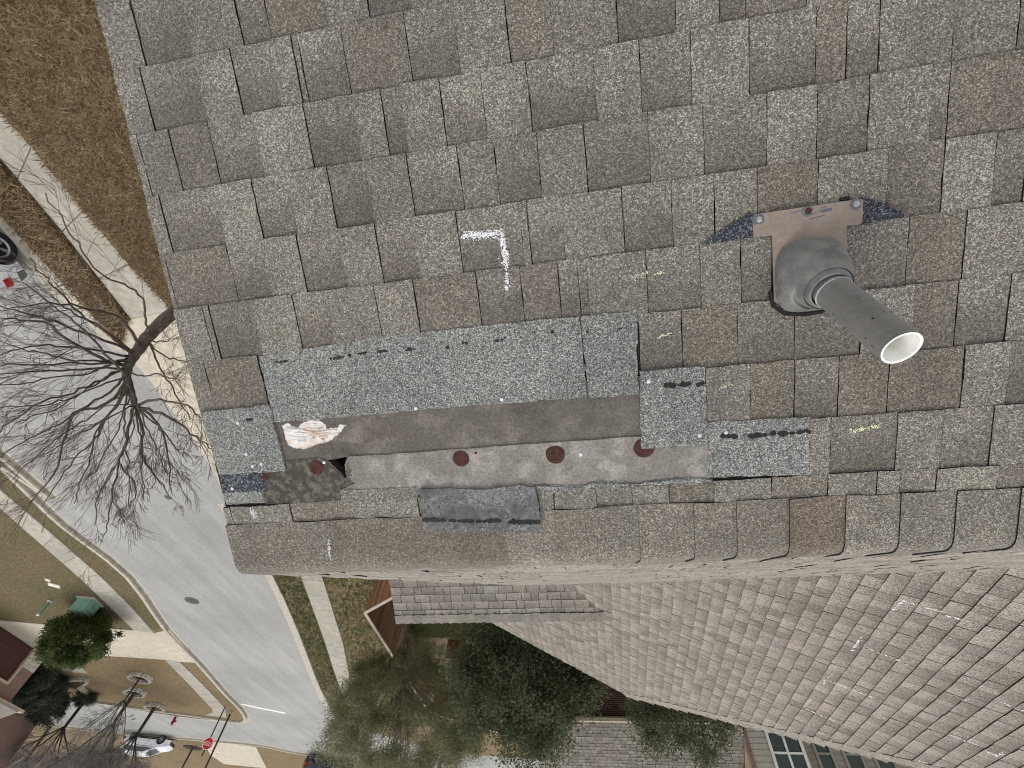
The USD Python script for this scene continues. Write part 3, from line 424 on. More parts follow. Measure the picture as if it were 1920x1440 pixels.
mat('car_black', (.006, .007, .011), (.012, .014, .02), 2, .2, spec=.6)
mat('car_trim', (.012, .012, .013), (.022, .022, .023), 8, .5)
mat('bumper_grey', (.09, .09, .095), (.13, .13, .135), 8, .45)
mat('tyre_rubber', (.012, .012, .012), (.022, .022, .022), 20, .8)
mat('alloy', (.30, .30, .31), (.45, .45, .46), 10, .3, metallic=.8)
mat('tail_red', (.42, .008, .014), (.5, .012, .018), 6, .2)
mat('headlight', (.5, .52, .55), (.65, .68, .7), 6, .15)
mat('iron', (.045, .044, .043), (.09, .088, .085), 30, .7, .4, 60)
mat('road_paint', (.66, .66, .63), (.8, .8, .77), 20, .8, lo=.3, hi=.5)
mat('window_frame', (.62, .61, .57), (.7, .69, .65), 6, .5)
L('window_glass', {'f': ('fresnel', {'IOR': 1.5}), 'd': ('principled_bsdf', {'base_color': (.02, .04, .042), 'roughness': .4}), 'gl': ('glossy_bsdf', {'roughness': .02, 'color': (.9, .95, .95)}), 'm': ('mix_closure', {}), 'tr': ('transparent_bsdf', {'color': (.75, .85, .83)}), 'm2': ('mix_closure', {'fac': .45})},
  [('f.fac', 'm.fac'), ('d.BSDF', 'm2.closure1'), ('tr.BSDF', 'm2.closure2'), ('m2.closure', 'm.closure1'), ('gl.BSDF', 'm.closure2')], 'm.closure')
mat('blind_green', (.10, .19, .17), (.13, .23, .2), 6, .8)
mat('dark_interior', (.01, .01, .01), (.02, .02, .02), 4, .9)

# ================================================================== GROUND
G = DATA['ground']
ground = obj('ground', prism(Polygon([(-260, -300), (200, -300), (200, 120), (-260, 120)]), -.5, 0.0), 'lawn_dormant', kind='structure')
def sheet(name, poly, z, m, **k): return obj(name, prism(poly, z - .05, z), m, kind='structure', **k)
near_c = [(-15.3, 40.0)] + [tuple(q) for q in G['curb_near']]
left_c = [(-23.6, 40.0)] + [tuple(q) for q in G['curb_left'][:7]]
corner = [tuple(q) for q in G['curb_left'][7:]]
side_near = [tuple(q) for q in G['curb_left'][9:]] + [(-75.0, -26.5)]
right_c = [tuple(q) for q in G['apron'][1:]] + [tuple(q) for q in G['curb_right']] + [(6.0, -56.0), (60.0, -77.0)]
side_far = [(-85.0, -32.0)] + [tuple(q) for q in G['side_far']] + [(4.0, -66.0), (60.0, -88.0)]
road_poly = Polygon(near_c + right_c + side_far[::-1] + side_near[::-1] + corner[:3][::-1] + left_c[::-1]).buffer(0)
sheet('road', road_poly, .004, 'road_surface')
# gutters and kerbs
for nm, line, side in (('kerb', near_c, 1), ('kerb', left_c + corner + side_near[3:], -1), ('kerb', [tuple(q) for q in G['curb_right']] + [(6.0, -56.0), (60.0, -77.0)], 1), ('kerb', side_far, 1)):
    ln = LineString(smoothline(line, 3))
    gut = ln.buffer(.42, cap_style=2, join_style=1, quad_segs=3).intersection(road_poly)
    sheet('gutter', gut, .008, 'concrete_kerb')
    obj('kerb', prism(ln.buffer(.09, cap_style=2, join_style=1, quad_segs=3), -.05, .12), 'concrete_kerb', kind='structure')
ln = LineString(smoothline(left_c + corner[:3], 3)).parallel_offset(.17, 'right' if True else 'left')
gl = LineString(smoothline(left_c + corner[:3], 3)).buffer(.30, cap_style=2).intersection(road_poly)
sheet('gutter_dirt', gl, .0115, 'gutter_stain')
# side walks
def walk(name, a, b, m, z=.05, joints=1.5):
    A = LineString(a); B = LineString(b); n = max(2, int(A.length / joints))
    base = None
    for i in range(n):
        q = [A.interpolate(t, normalized=True).coords[0] for t in (i / n, (i + .5) / n, (i + 1) / n)] + [B.interpolate(t, normalized=True).coords[0] for t in ((i + 1) / n, (i + .5) / n, i / n)]
        pl = Polygon(q).buffer(-.014)
        if base is None:
            full = Polygon(list(A.coords) + list(B.coords)[::-1]).buffer(-.02)
            base = obj(name, prism(full, -.05, z - .03), 'gutter_stain', kind='structure')
        obj('slab', prism(pl, -.02, z + rng.uniform(-.003, .003)), m, base)
    return base
walk('sidewalk', [tuple(q) for q in G['nw_in'][:7]], [tuple(q) for q in G['nw_out']], 'concrete_walk')
walk('sidewalk', [tuple(q) for q in G['walk_left_in']], [tuple(q) for q in G['walk_left_out']], 'concrete_walk')
walk('sidewalk', [tuple(q) for q in G['walk_left2_in'][:3]], [tuple(q) for q in G['walk_left2_out'][:3]], 'concrete_walk')
walk('sidewalk', [tuple(q) for q in G['walk_right_l']], [tuple(q) for q in G['walk_right_r']], 'concrete_walk')
ap = G['apron']
drive = Polygon([tuple(G['nw_out'][-1])] + [tuple(q) for q in ap] + [(-9.0, -14.5), (-9.0, -5.0), tuple(G['nw_in'][6]), ]).buffer(0)
sheet('driveway', drive, .03, 'concrete_apron')
sheet('driveway', Polygon([tuple(q) for q in G['drive_left']]).buffer(0), .034, 'concrete_apron')
sheet('garden_path', Polygon([tuple(q) for q in G['path_left']]).buffer(0), .03, 'concrete_walk')
sheet('driveway', Polygon([tuple(q) for q in G['far_walk']]).buffer(0), .03, 'concrete_apron')
cw = [tuple(q) for q in G['walk_left2_in'][2:]] ; sheet('corner_ramp', Polygon(cw + [tuple(q) for q in G['walk_left2_out'][2:]][::-1]).buffer(0), .03, 'concrete_walk')
# lawns with their own look
right_lawn = Polygon([(-14.9, -13.0)] + [tuple(q) for q in G['curb_right'][:6]] + [(-9.5, -43), (-4, -40), (-4, -13)]).buffer(0)
sheet('lawn', right_lawn, .006, 'lawn_mixed')
sheet('yard', Polygon([(-10.6, -20.2), (-11.2, -34), (-4, -33), (-4, -20)]), .012, 'bare_soil')
sheet('lawn', Polygon(left_c[:6] + [(-26.75, -25.8), (-38.3, -24.9), (-40, 30)]).buffer(0), .005, 'lawn_olive')
# road markings, manhole
sb = [np.array(q) for q in G['stopbar']]
obj('stop_line', prism(LineString([tuple(q) for q in sb]).buffer(.16, cap_style=2).intersection(road_poly), .006, .0125), 'road_paint', kind='structure')
mh = thing('manhole_cover', 'round dark iron manhole cover set in the grey road', 'manhole cover', (G['manhole'][0][0], G['manhole'][0][1], .004))
obj('rim', lathe([(0.30, -.02), (.40, -.02), (.40, .010), (.345, .010), (.345, -.02)], 32), 'iron', mh)
lid = [trimesh.creation.cylinder(.34, .02, sections=32)] + [box((x, 0, .012), (.03, 1.2 * math.sqrt(max(.1 - x * x, .004)), .012)) for x in np.linspace(-.28, .28, 8)]
obj('lid', cat(lid), 'iron', mh)
pm = thing('valve_cover', 'small dark round valve cover in the road under the bare branches', 'valve cover', (-17.9, -13.3, .004))
obj('lid', lathe([(0, .012), (.10, .014), (.12, .006), (.12, -.01), (0, -.01)], 20), 'iron', pm)
obj('rim', lathe([(.122, -.01), (.15, -.01), (.15, .008), (.122, .008)], 20), 'iron', pm)

# dormant grass blades on the lawns nearest to the camera
def tuft(seed, mname, path):
    r = random.Random(seed); V = []; F = []
    for i in range(7):
        a = r.uniform(0, 6.28); l = r.uniform(.08, .22); w = r.uniform(.004, .010); lean = r.uniform(.5, 1.4); bx, by = r.uniform(-.05, .05), r.uniform(-.05, .05)
        d = np.array([math.cos(a), math.sin(a), 0]); n = np.array([-d[1], d[0], 0]); o = len(V)
        p0 = np.array([bx, by, 0.0]); p1 = p0 + d * l * .5 * math.sin(lean) + [0, 0, l * .5 * math.cos(lean) + .01]; p2 = p0 + d * l * math.sin(lean * 1.1) + [0, 0, max(.008, l * math.cos(lean * 1.15))]
        V += [p0 - n * w, p0 + n * w, p1 - n * w * .8, p1 + n * w * .8, p2]; F += [(o, o + 1, o + 3), (o, o + 3, o + 2), (o + 2, o + 3, o + 4)]
    return usdkit.mesh(stage, path, (np.array(V), np.array(F)), '/World/Looks/' + mname).GetPrim()
def scatter(name, poly, n, mats, label, seed):
    r = np.random.RandomState(seed); x0, y0, x1, y1 = poly.bounds; P = r.uniform((x0, y0), (x1, y1), (n * 3, 2))
    import shapely
    P = P[shapely.contains_xy(poly, P[:, 0], P[:, 1])][:n]
    pi = UsdGeom.PointInstancer.Define(stage, numbered('/World/' + name)); path = pi.GetPath().pathString
    UsdGeom.Scope.Define(stage, path + '/prototypes'); targets = []
    for i, mm in enumerate(mats):
        targets.append(tuft(seed + i, mm, path + '/prototypes/tuft_%d' % i).GetPath())
    pi.CreatePrototypesRel().SetTargets(targets)
    pi.CreateProtoIndicesAttr(Vt.IntArray.FromNumpy(r.randint(0, len(mats), len(P)).astype(np.int32)))
    pi.CreatePositionsAttr(Vt.Vec3fArray.FromNumpy(np.c_[P, np.full(len(P), .002)].astype(np.float32)))
    a = r.uniform(0, 6.283, len(P)); s = r.uniform(.7, 1.5, len(P))
    pi.CreateOrientationsAttr(Vt.QuathArray([Gf.Quath(float(math.cos(t / 2)), 0, 0, float(math.sin(t / 2))) for t in a]))
    pi.CreateScalesAttr(Vt.Vec3fArray.FromNumpy(np.c_[s, s, s].astype(np.float32)))
    tag(pi.GetPrim(), label, 'grass', kind='stuff')
nwi = [tuple(q) for q in G['nw_in'][:7]]; nwo = [tuple(q) for q in G['nw_out']]
lawnA = Polygon([(-12.7, 5.0)] + nwi + [(-9.5, -5.0), (-1.2, -5.0), (-1.2, 5.0)]).buffer(-.03)
scatter('dormant_grass', lawnA, 52000, ['straw_mid', 'straw_dark', 'straw_dark', 'straw_mid', 'straw'], 'brown dormant lawn between the roof edge and the near sidewalk', 11)
lawnB = Polygon(nwo + [tuple(q) for q in G['curb_near'][::-1]]).buffer(-.12)
scatter('dormant_grass', lawnB, 6000, ['straw_mid', 'straw_dark', 'straw', 'straw_mid', 'straw_dark'], 'brown grass strip between the near sidewalk and the kerb', 23)
lawnC = Polygon([(-15.6, -14.3)] + [tuple(q) for q in G['curb_right'][:4]] + [tuple(q) for q in G['walk_right_l'][::-1]]).buffer(-.12)
scatter('grass', lawnC, 7000, ['straw', 'grass_blade_green', 'straw_dark', 'grass_blade_green'], 'patchy green and brown grass strip between the far kerb and the walk by the fence', 37)
lawnD = Polygon([tuple(q) for q in G['walk_right_r']] + [(-10.8, -33), (-10.7, -20), (-9, -18.6), (-9, -13)]).buffer(-.1)
scatter('grass', lawnD, 9000, ['straw', 'straw_dark', 'grass_blade_green', 'straw'], 'patchy grass beside the wooden fence corner', 41)

# ================================================================== THE HOUSE WITH THE DAMAGED ROOF
TH = math.atan(.5); SN, CS = math.sin(TH), math.cos(TH)
nA = np.array([0, SN, CS]); uA = np.array([0, -CS, SN]); hA = DATA['hA']
OA = np.array([0, 0, H]) - hA * nA
def PA(s, v, h=0.0): return OA + np.outer(np.atleast_1d(s), [1, 0, 0]) + np.outer(np.atleast_1d(v), uA) + np.outer(np.broadcast_to(h, np.shape(np.atleast_1d(s))), nA)
MA = np.eye(4); MA[:3, 0] = [1, 0, 0]; MA[:3, 1] = uA; MA[:3, 2] = nA; MA[:3, 3] = OA
# (s, uA, nA) is right handed only when mirrored, so flip the faces of what goes through MA
def toA(mesh):
    q = mesh.copy(); v = np.c_[q.vertices, np.ones(len(q.vertices))] @ MA.T; f = q.faces[:, ::-1] if np.linalg.det(MA[:3, :3]) < 0 else q.faces
    return trimesh.Trimesh(v[:, :3], f, process=False)
house = thing('house', 'house in the foreground seen from its own roof of weathered brown grey shingles', 'house')
VR = 0.706  # slope coordinate of the ridge apex
RY, RZ = float(PA(0, VR)[0][1]), float(PA(0, VR)[0][2])
S0, S1 = -1.045, 3.2
holeP = Polygon(DATA['hole']).buffer(-.0035)
deck = Polygon([(S0 + .004, -2.4), (S1, -2.4), (S1, VR - .004), (S0 + .004, VR - .004)]).difference(holeP)
roof = obj('roof_slope', toA(prism(deck, -.03, -.001)), 'asphalt_edge', house)
# a bumpy thin sheet from an outline in roof coordinates
def sheetA(name, outline, h0, h1, m, parent=roof, label=None, jitter=.0012, seed=1, kind=None, tilt=0.0, step=.02):
    P_ = Polygon(outline).buffer(0); c = np.array(P_.exterior.segmentize(step).coords)[:-1]
    r = np.random.RandomState(seed); c = c + r.normal(0, jitter, c.shape)
    pm_ = prism(Polygon(c).buffer(0), h0, h1)
    if tilt:
        v = pm_.vertices; v[:, 2] += tilt * (P_.bounds[3] - v[:, 1]) 
    return obj(name, toA(pm_), m, parent, label=label, kind=kind)
V1 = DATA['v1']; EXP = .143
KIND = {'t': (.05, .0), 'r': (.03, .05), 'b': (-.05, .42), 'm': (-.01, .18), 'l': (.14, 0)}
def tabmesh(s0, s1, v0, v1, typ, r):
    tone, warm = KIND[typ]; tone += r.uniform(-.05, .06); warm = min(1, max(0, warm + r.uniform(-.12, .15)))
    raised = typ in 'tl'
    hb, ht = (.0078, .0036) if raised else (.0056, .0012)
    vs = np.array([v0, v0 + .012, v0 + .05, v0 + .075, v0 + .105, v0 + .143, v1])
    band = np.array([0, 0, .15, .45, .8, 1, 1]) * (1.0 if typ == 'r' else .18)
    hs = np.interp(vs, [v0, v1], [hb, ht]); hs[0] -= .0008
    ns = max(3, int((s1 - s0) / .03) + 1); ss = np.linspace(s0, s1, ns)
    jit = np.array([[r.gauss(0, .0009) for _ in ss] for _ in vs]); drop = r.uniform(-.0012, .0012)
    gs, gv = np.meshgrid(ss, vs); gv = gv.copy(); gv[0] += jit[0] + drop; gs = gs.copy(); gs[:, 0] += [r.gauss(0, .0006) for _ in vs]; gs[:, -1] += [r.gauss(0, .0006) for _ in vs]
    hh = np.repeat(hs[:, None], ns, 1) + jit * .25
    V = [np.c_[gs.ravel(), gv.ravel(), hh.ravel()]]; F = []; nv = len(vs)
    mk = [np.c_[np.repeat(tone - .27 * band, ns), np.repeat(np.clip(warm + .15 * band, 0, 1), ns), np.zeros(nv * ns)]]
    for i in range(nv - 1):
        for j in range(ns - 1):
            a = i * ns + j; F += [(a, a + ns, a + ns + 1), (a, a + ns + 1, a + 1)]
    o = nv * ns
    per = [(0, j) for j in range(ns)]; lf = [(i, 0) for i in range(nv)]; rt = [(i, ns - 1) for i in range(nv)]
    for line, flip in ((per, 0), (lf, 1), (rt, 0)):
        top = np.array([[gs[q], gv[q], hh[q]] for q in line]); bot = top.copy(); bot[:, 2] = -.0005
        k = len(line); V += [top, bot]; mk.append(np.tile([tone, warm, 1.0], (2 * k, 1)))
        for i in range(k - 1):
            a = o + i; F += [(a, a + 1, a + k + 1), (a, a + k + 1, a + k)] if (flip == 0) else [(a, a + k + 1, a + 1), (a, a + k, a + k + 1)]
        o += 2 * k
    V = np.concatenate(V)
    return trimesh.Trimesh(PA(V[:, 0], V[:, 1], V[:, 2]), np.array(F)[:, ::-1] if False else np.array(F), process=False), np.concatenate(mk)
ventcut = (.4548, .5990)
r_ = random.Random(5)
for k in range(-2, 10):
    if k in (-2, -1):
        segs = []; s = S0
        while s < 2.3: segs.append([s, r_.choice('trbt')]); s += r_.uniform(.09, .17)
    else:
        segs = [list(q) for q in DATA['courses'][k]]
        s = segs[-1][0] + r_.uniform(.1, .17)
        while s < 2.3: segs.append([s, r_.choice('trtbr')]); s += r_.uniform(.08, .18)
    v0 = V1 + (k - 1) * EXP
    for i, (s, t) in enumerate(segs):
        if t == 'X': continue
        e = segs[i + 1][0] if i + 1 < len(segs) else s + .15
        v1 = v0 + .163
        gap = .0020 if (i > 0 and t not in 'tl' or t == 't' and i > 0 and segs[i - 1][1] in 'tl') else .0006
        a, b = s + gap, e
        parts = [(a, b)]
        if k == 5: parts = [q for q in ((a, min(b, ventcut[0])), (max(a, ventcut[1]), b)) if q[1] - q[0] > .006]
        if k == 9: v1 = v0 + .10
        for a, b in parts:
            tm_, mk = tabmesh(a, b, v0, v1, t, r_)
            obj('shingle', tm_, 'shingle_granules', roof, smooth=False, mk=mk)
# exposed upper halves of shingles whose neighbours blew off
DIP = dict(jitter=.0008)
sheetA('headlap', DATA['headlap1'], -.0005, .0046, 'headlap_granules', label='long bare grey strip of shingle above the torn out area', seed=2, tilt=0)
sheetA('headlap', DATA['headlap2'], -.0005, .0058, 'headlap_granules', seed=3)
sheetA('headlap', DATA['hb1'], -.0005, .0080, 'headlap_granules', label='grey headlap of the shingle at the roof edge', seed=4)
sheetA('headlap', DATA['hb2'], -.0005, .0092, 'headlap_granules', seed=5)
sheetA('headlap', DATA['hb3'], -.0005, .0062, 'headlap_granules', seed=6)
sheetA('headlap', DATA['dark1'], -.0005, .0052, 'dark_granules', label='dark blue grey scrap of shingle at the roof edge', seed=7)
sheetA('headlap', DATA['dark2'], -.0005, .0038, 'headlap_granules', seed=8)
wc = np.array(Polygon(DATA['wood']).exterior.segmentize(.006).coords)[:-1]; wc = wc + np.random.RandomState(6).normal(0, .0017, wc.shape)
f1 = Polygon(DATA['felt1']).difference(Polygon(wc).buffer(0)).difference(holeP)
f1 = max(getattr(f1, 'geoms', [f1]), key=lambda q: q.area)
felt = obj('underlayment', toA(prism(f1, -.0008, .0022)), 'felt', house, label='lower strip of weathered felt laid bare')
sheetA('wood_patch', Polygon(DATA['wood']).buffer(.010).exterior.coords, -.0009, .0002, 'bare_wood', label='pale splintered roof boarding laid bare', seed=9)
wd = np.array(DATA['wood']); rw = np.random.RandomState(4); sp = []
for i in range(26):
    c = wd.mean(0) + rw.normal(0, 1, 2) * [.030, .014]; l = rw.uniform(.012, .045); a = rw.normal(.15, .25)
    if not Polygon(wd).buffer(-.004).contains(Point(*c)): continue
    d = np.array([math.cos(a), math.sin(a)]) * l / 2; sp.append(prism(LineString([c - d, c + d]).buffer(rw.uniform(.0008, .0026), cap_style=3), .0001, rw.uniform(.0008, .003)))
obj('wood_splinters', toA(cat(sp)), 'bare_wood', roof, kind='stuff')
# ragged felt rim round the bare wood and the half torn felt flake
sheetA('felt_flake', DATA['flake'], .0012, .0030, 'felt_flake', felt, seed=10, jitter=.0022, step=.007, label='half torn flake of felt beside the bare wood')
felt2 = sheetA('underlayment', DATA['felt2'], .0005, .0058, 'felt_light', house, label='upper strip of paler felt with rusty caps', seed=11, jitter=.0006)
felt3 = sheetA('underlayment', DATA['felt3'], .0005, .0040, 'felt_stained', house, label='stained torn piece of felt by the roof edge', seed=12, jitter=.0008)
sheetA('torn_edge', DATA['fringe1'], .004, .0074, 'shingle_granules', felt2, seed=13, jitter=.0014, step=.008)
f2 = Polygon(DATA['fringe2']).buffer(0)
sheetA('torn_edge', f2.exterior.coords, .004, .0072, 'slate_back', felt2, seed=14, jitter=.0014, step=.008)
sheetA('torn_edge', f2.buffer(-.004).exterior.coords if f2.buffer(-.004).geom_type == 'Polygon' else f2.exterior.coords, .0055, .0090, 'headlap_granules', felt2, seed=15, jitter=.0012, step=.008)
# folded crumbs of felt at the lip of the hole
hp = np.array(DATA['hole']); crm = []; rc = np.random.RandomState(17)
for i in range(46):
    a = hp[3] if i % 3 else hp[2]; b = hp[4]; tt = rc.uniform(0, 1); c = a + (b - a) * tt + rc.normal(0, .0035, 2) + [.004, 0]; q = trimesh.creation.icosphere(subdivisions=1, radius=1.0); q.vertices *= rc.uniform(.7, 1.2, (len(q.vertices), 1)); q.apply_scale((rc.uniform(.001, .0045), rc.uniform(.001, .0035), rc.uniform(.0006, .002))); q.apply_translation((c[0], c[1], .006)); crm.append(q)
obj('felt_crumbs', toA(cat(crm)), 'felt_flake', felt2, kind='stuff')
hb = obj('roof_void', toA(prism(holeP.buffer(.03), -.16, -.15)), 'dark_interior', roof)
for i, (s, v) in enumerate(DATA['capnails']):
    rad = (.0225, .0245, .0255, .0215, .018)[i]
    cap = lathe([(0, .0004), (.003, .0003), (.0045, .0014), (rad * .45, .0010), (rad * .62, .0017), (rad * .85, .0019), (rad * .97, .0010), (rad, 0), (0, 0)], 28); aa = np.arctan2(cap.vertices[:, 1], cap.vertices[:, 0]); cap.vertices[:, :2] *= (1 + .045 * (meshkit.noise(np.c_[np.cos(aa) * 1.9 + i * 7, np.sin(aa) * 1.9, aa * 0], 4) - .5) * 2)[:, None]; cap.vertices[:, 2] *= 1 + .35 * np.sin(aa * 2 + i); cap.apply_translation((s, v, .0058 if i < 3 else .0040))
    obj('cap_nail', toA(cap), 'rust', felt2 if i < 3 else felt3, smooth=35, label=('rusty round cap nail beside the fallen flap', 'rusty round cap nail in the middle of the pale felt', 'rusty round cap nail half under the grey shingle', 'rusty round cap nail on the stained felt', 'rusty cap nail peeking out by the roof edge')[i])
def nail(s, v, h, rad): q = lathe([(0, .0016), (rad * .6, .0014), (rad, .0006), (rad, 0), (0, 0)], 14); q.apply_translation((s, v, h)); return toA(q)
for i, (s, v) in enumerate(DATA['nails_white']): obj('nail_head', nail(s, v, {3: .0078, 4: .0078, 5: .0078, 6: .0078, 7: .0042, 9: .0090, 10: .0090}.get(i, .0060), .0046), 'galvanised', roof, smooth=40)
for s, v in DATA['nails_rust']: obj('rusty_nail', nail(s, v, .0048, .0046), 'rust', roof, smooth=40)
rt = np.random.RandomState(3)
def dashes(pairs, h, w, m, parent, name):
    for q in pairs:
        a, b = np.array(q); n = max(3, int(np.linalg.norm(b - a) / .0022)); bl = []
        for t in np.linspace(0, 1, n):
            c = a + (b - a) * t + rt.normal(0, .0010, 2) * [2, 1]; bl.append(Point(*c).buffer(abs(rt.normal(w * .8, w * .5)) + .0004, quad_segs=2))
        obj(name, toA(prism(unary_union(bl), h, h + .0012)), m, parent)
dashes(DATA['tar'][:8], .0046, .0022, 'tar', roof, 'sealant_dash')
dashes(DATA['tar'][8:11], .0090, .0038, 'tar', roof, 'sealant_dash')
dashes(DATA['tar'][16:], .0078, .0030, 'tar', roof, 'sealant_dash')
dashes(DATA['tar'][11:16], .0062, .0038, 'tar', roof, 'sealant_dash')
def flecks(line, w, h, m, n_per_m, seed, conv, rs=.0011):
    r = np.random.RandomState(seed); q = LineString(line); out = []; n = int(q.length * n_per_m)
    for i in range(n):
        p_ = np.array(q.interpolate(r.uniform(0, 1), normalized=True).coords[0]) + r.normal(0, 1, 2) * w * .42
        rad = abs(r.normal(rs, rs * .4)) + rs * .3; k = 6; a = np.arange(k) * 6.283 / k + r.uniform(0, 1); rr = rad * r.uniform(.6, 1.3, k)
        ring = np.c_[p_[0] + rr * np.cos(a), p_[1] + rr * np.sin(a), np.full(k, h)]; top = np.r_[p_, h + rad * .5]
        o = 0; V = np.vstack([ring, top]); F = [(j, (j + 1) % k, k) for j in range(k)]; out.append(trimesh.Trimesh(V, F, process=False))
    return conv(cat(out))
def hat(line): # top of the shingles there
    v = np.mean([q[1] for q in line]); k = math.floor((v - V1) / EXP); return .0079 - .0042 * ((v - V1) / EXP - k) * .87 - .0006
for i, (line, c, w) in enumerate(DATA['chalkA']):
    hgt = hat(line) if i not in (9, 10) else (.0085 if i == 9 else .0135)
    obj('chalk_mark', flecks(line, w * (1.2 if i < 3 else 1), hgt, '', (3600 if i < 2 else 2300) * w / .009 * (.55 if i in (10, 5) else 1), 50 + i, toA, .0010), 'chalk_yellow' if c else 'chalk_white', roof, kind='stuff')
# ridge caps bent over the ridge
far_d = np.array([0, -1 / math.hypot(1, .525), -.525 / math.hypot(1, .525)]); far_n = np.array([0, -.525, 1]) / math.hypot(1, .525)
apex = PA(0, VR)[0]
def ridge_path(h):
    pts = []
    for t in (-.150, -.12, -.08, -.05, -.03): pts.append(apex + uA * t + nA * h)
    for a in (.1, .22, .34, .46, .58, .7, .82, .92):
        base = (apex + uA * -.03) * (1 - a) ** 2 + apex * 2 * a * (1 - a) + (apex + far_d * .03) * a * a; n = nA * (1 - a) + far_n * a; pts.append(base + n / np.linalg.norm(n) * h)
    for t in (.03, .06, .10, .15): pts.append(apex + far_d * t + far_n * h)
    return np.array(pts)
capb = [S0 - .004] + DATA['caps']
s = capb[-1]
while s < 2.2: s += r_.uniform(.115, .135); capb.append(s)
CTW = .18
CT = {0: (-.10, .2), 1: (-.06, .2), 2: (-.10, .4), 3: (-.13, .55), 4: (-.08, .4), 5: (-.12, .5), 6: (.08, .1), 7: (0, .2), 8: (.0, .1), 9: (.0, .1), 10: (-.02, .15), 11: (-.04, .15), 12: (-.13, .75), 13: (.08, .05), 14: (-.04, .05), 15: (-.08, .05)}
def ridgecap(s0, s1, tone, warm, path, h0=.0098, h1=.0052, back=.02, axis=np.array([1.0, 0, 0])):
    cols = [s0, s0 + (s1 - s0) * .5, s1 + back]; hs = [h0, (h0 + h1) / 2, h1]
    wob = [r_.gauss(0, .0012) for _ in range(3)]
    grid = np.array([path(h) + axis * c for c, h in zip(cols, hs)])  # 3 x n x 3
    grid[:, 0] += (grid[:, 0] - grid[:, 1]) * np.array([r_.gauss(0, .08) for _ in cols])[:, None]
    n = grid.shape[1]; V = [grid.reshape(-1, 3)]; F = []; mk = [np.tile([tone, warm, 0], (3 * n, 1))]
    for i in range(2):
        for j in range(n - 1): a = i * n + j; F += [(a, a + n, a + n + 1), (a, a + n + 1, a + 1)]
    low = np.array([path(-.001) + axis * c for c in cols]); o = 3 * n
    for top, bot in ((grid[0], low[0]), (grid[:, 0], low[:, 0]), (grid[:, -1], low[:, -1]), (grid[2], low[2])):
        k = len(top); V += [top, bot]; mk.append(np.tile([tone, warm, 1], (2 * k, 1)))
        for i in range(k - 1): a = o + i; F += [(a, a + 1, a + k + 1), (a, a + k + 1, a + k)]
        o += 2 * k
    return trimesh.Trimesh(np.concatenate(V), F, process=False), np.concatenate(mk)
for i in range(len(capb) - 1):
    tone, warm = CT.get(i, (r_.uniform(-.08, .06), r_.uniform(0, .3)))
    q, mk = ridgecap(capb[i], capb[i + 1], tone * .7 + .04, min(1, warm + CTW), ridge_path)
    obj('ridge_cap', q, 'shingle_granules', roof, mk=mk, label={12: 'reddish ridge cap', 6: 'pale ridge cap at the end of the fallen flap'}.get(i))
# far side of the upper roof
def PF(s, d, h): return apex + np.outer(s, [1, 0, 0]) + np.outer(d, far_d) + np.outer(h, far_n)
zB = lambda x: .5 * x - DATA['hB'] / CS + H
zF = lambda y: RZ - .525 * (RY - y)
def slabtab(P4, th, tone, warm):
    """P4: four top corners (butt0, butt1, top1, top0); th: (normal, butt drop)."""
    nrm, drop = th; P4 = np.asarray(P4); low = P4[:2] - nrm * drop
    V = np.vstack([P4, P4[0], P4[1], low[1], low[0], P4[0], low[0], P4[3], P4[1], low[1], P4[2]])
    F = [(0, 1, 2), (0, 2, 3), (4, 7, 6), (4, 6, 5), (8, 10, 9), (11, 12, 13)]
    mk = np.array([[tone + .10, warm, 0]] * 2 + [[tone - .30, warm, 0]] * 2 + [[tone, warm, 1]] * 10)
    return V, F, mk
def merge(tabs):
    V = []; F = []; K = []; o = 0
    for v, f, k in tabs: V.append(v); F += [tuple(i + o for i in t) for t in f]; K.append(k); o += len(v)
    return trimesh.Trimesh(np.concatenate(V), F, process=False), np.concatenate(K)
rb = random.Random(9)
back = obj('roof_slope', trimesh.Trimesh(PF([S0, 5.2, 2.4, .6, S0], [.045, .045, 3.9, 5.5, 5.5], [-.002] * 5), [(0, 2, 1), (0, 3, 2), (0, 4, 3)], process=False), 'asphalt_edge', house, label='far slope of the upper roof seen at a grazing angle')
tabs = []
for k in range(38):
    d1 = .15 + k * EXP; d0 = d1 - .16; s = S0 - .008
    d0 = max(d0, .05)
    while s < 5.0:
        w = rb.uniform(.09, .2); e = s + w; yy = RY - d1 * .885
        if zF(yy) > zB(e) - .02 and d1 < 5.5:
            hh = rb.choice((.006, .0095)) + rb.uniform(0, .0015)
            P4 = PF([s + .001, e, e, s + .001], [d1, d1, d0, d0], [hh, hh, hh - .005, hh - .005])
            tabs.append(slabtab(P4, (far_n, .012), rb.uniform(-.1, .25), rb.uniform(.1, .4)))
        s = e
q, mk = merge(tabs); obj('shingle', q, 'far_shingle_granules', back, mk=mk, kind='stuff')
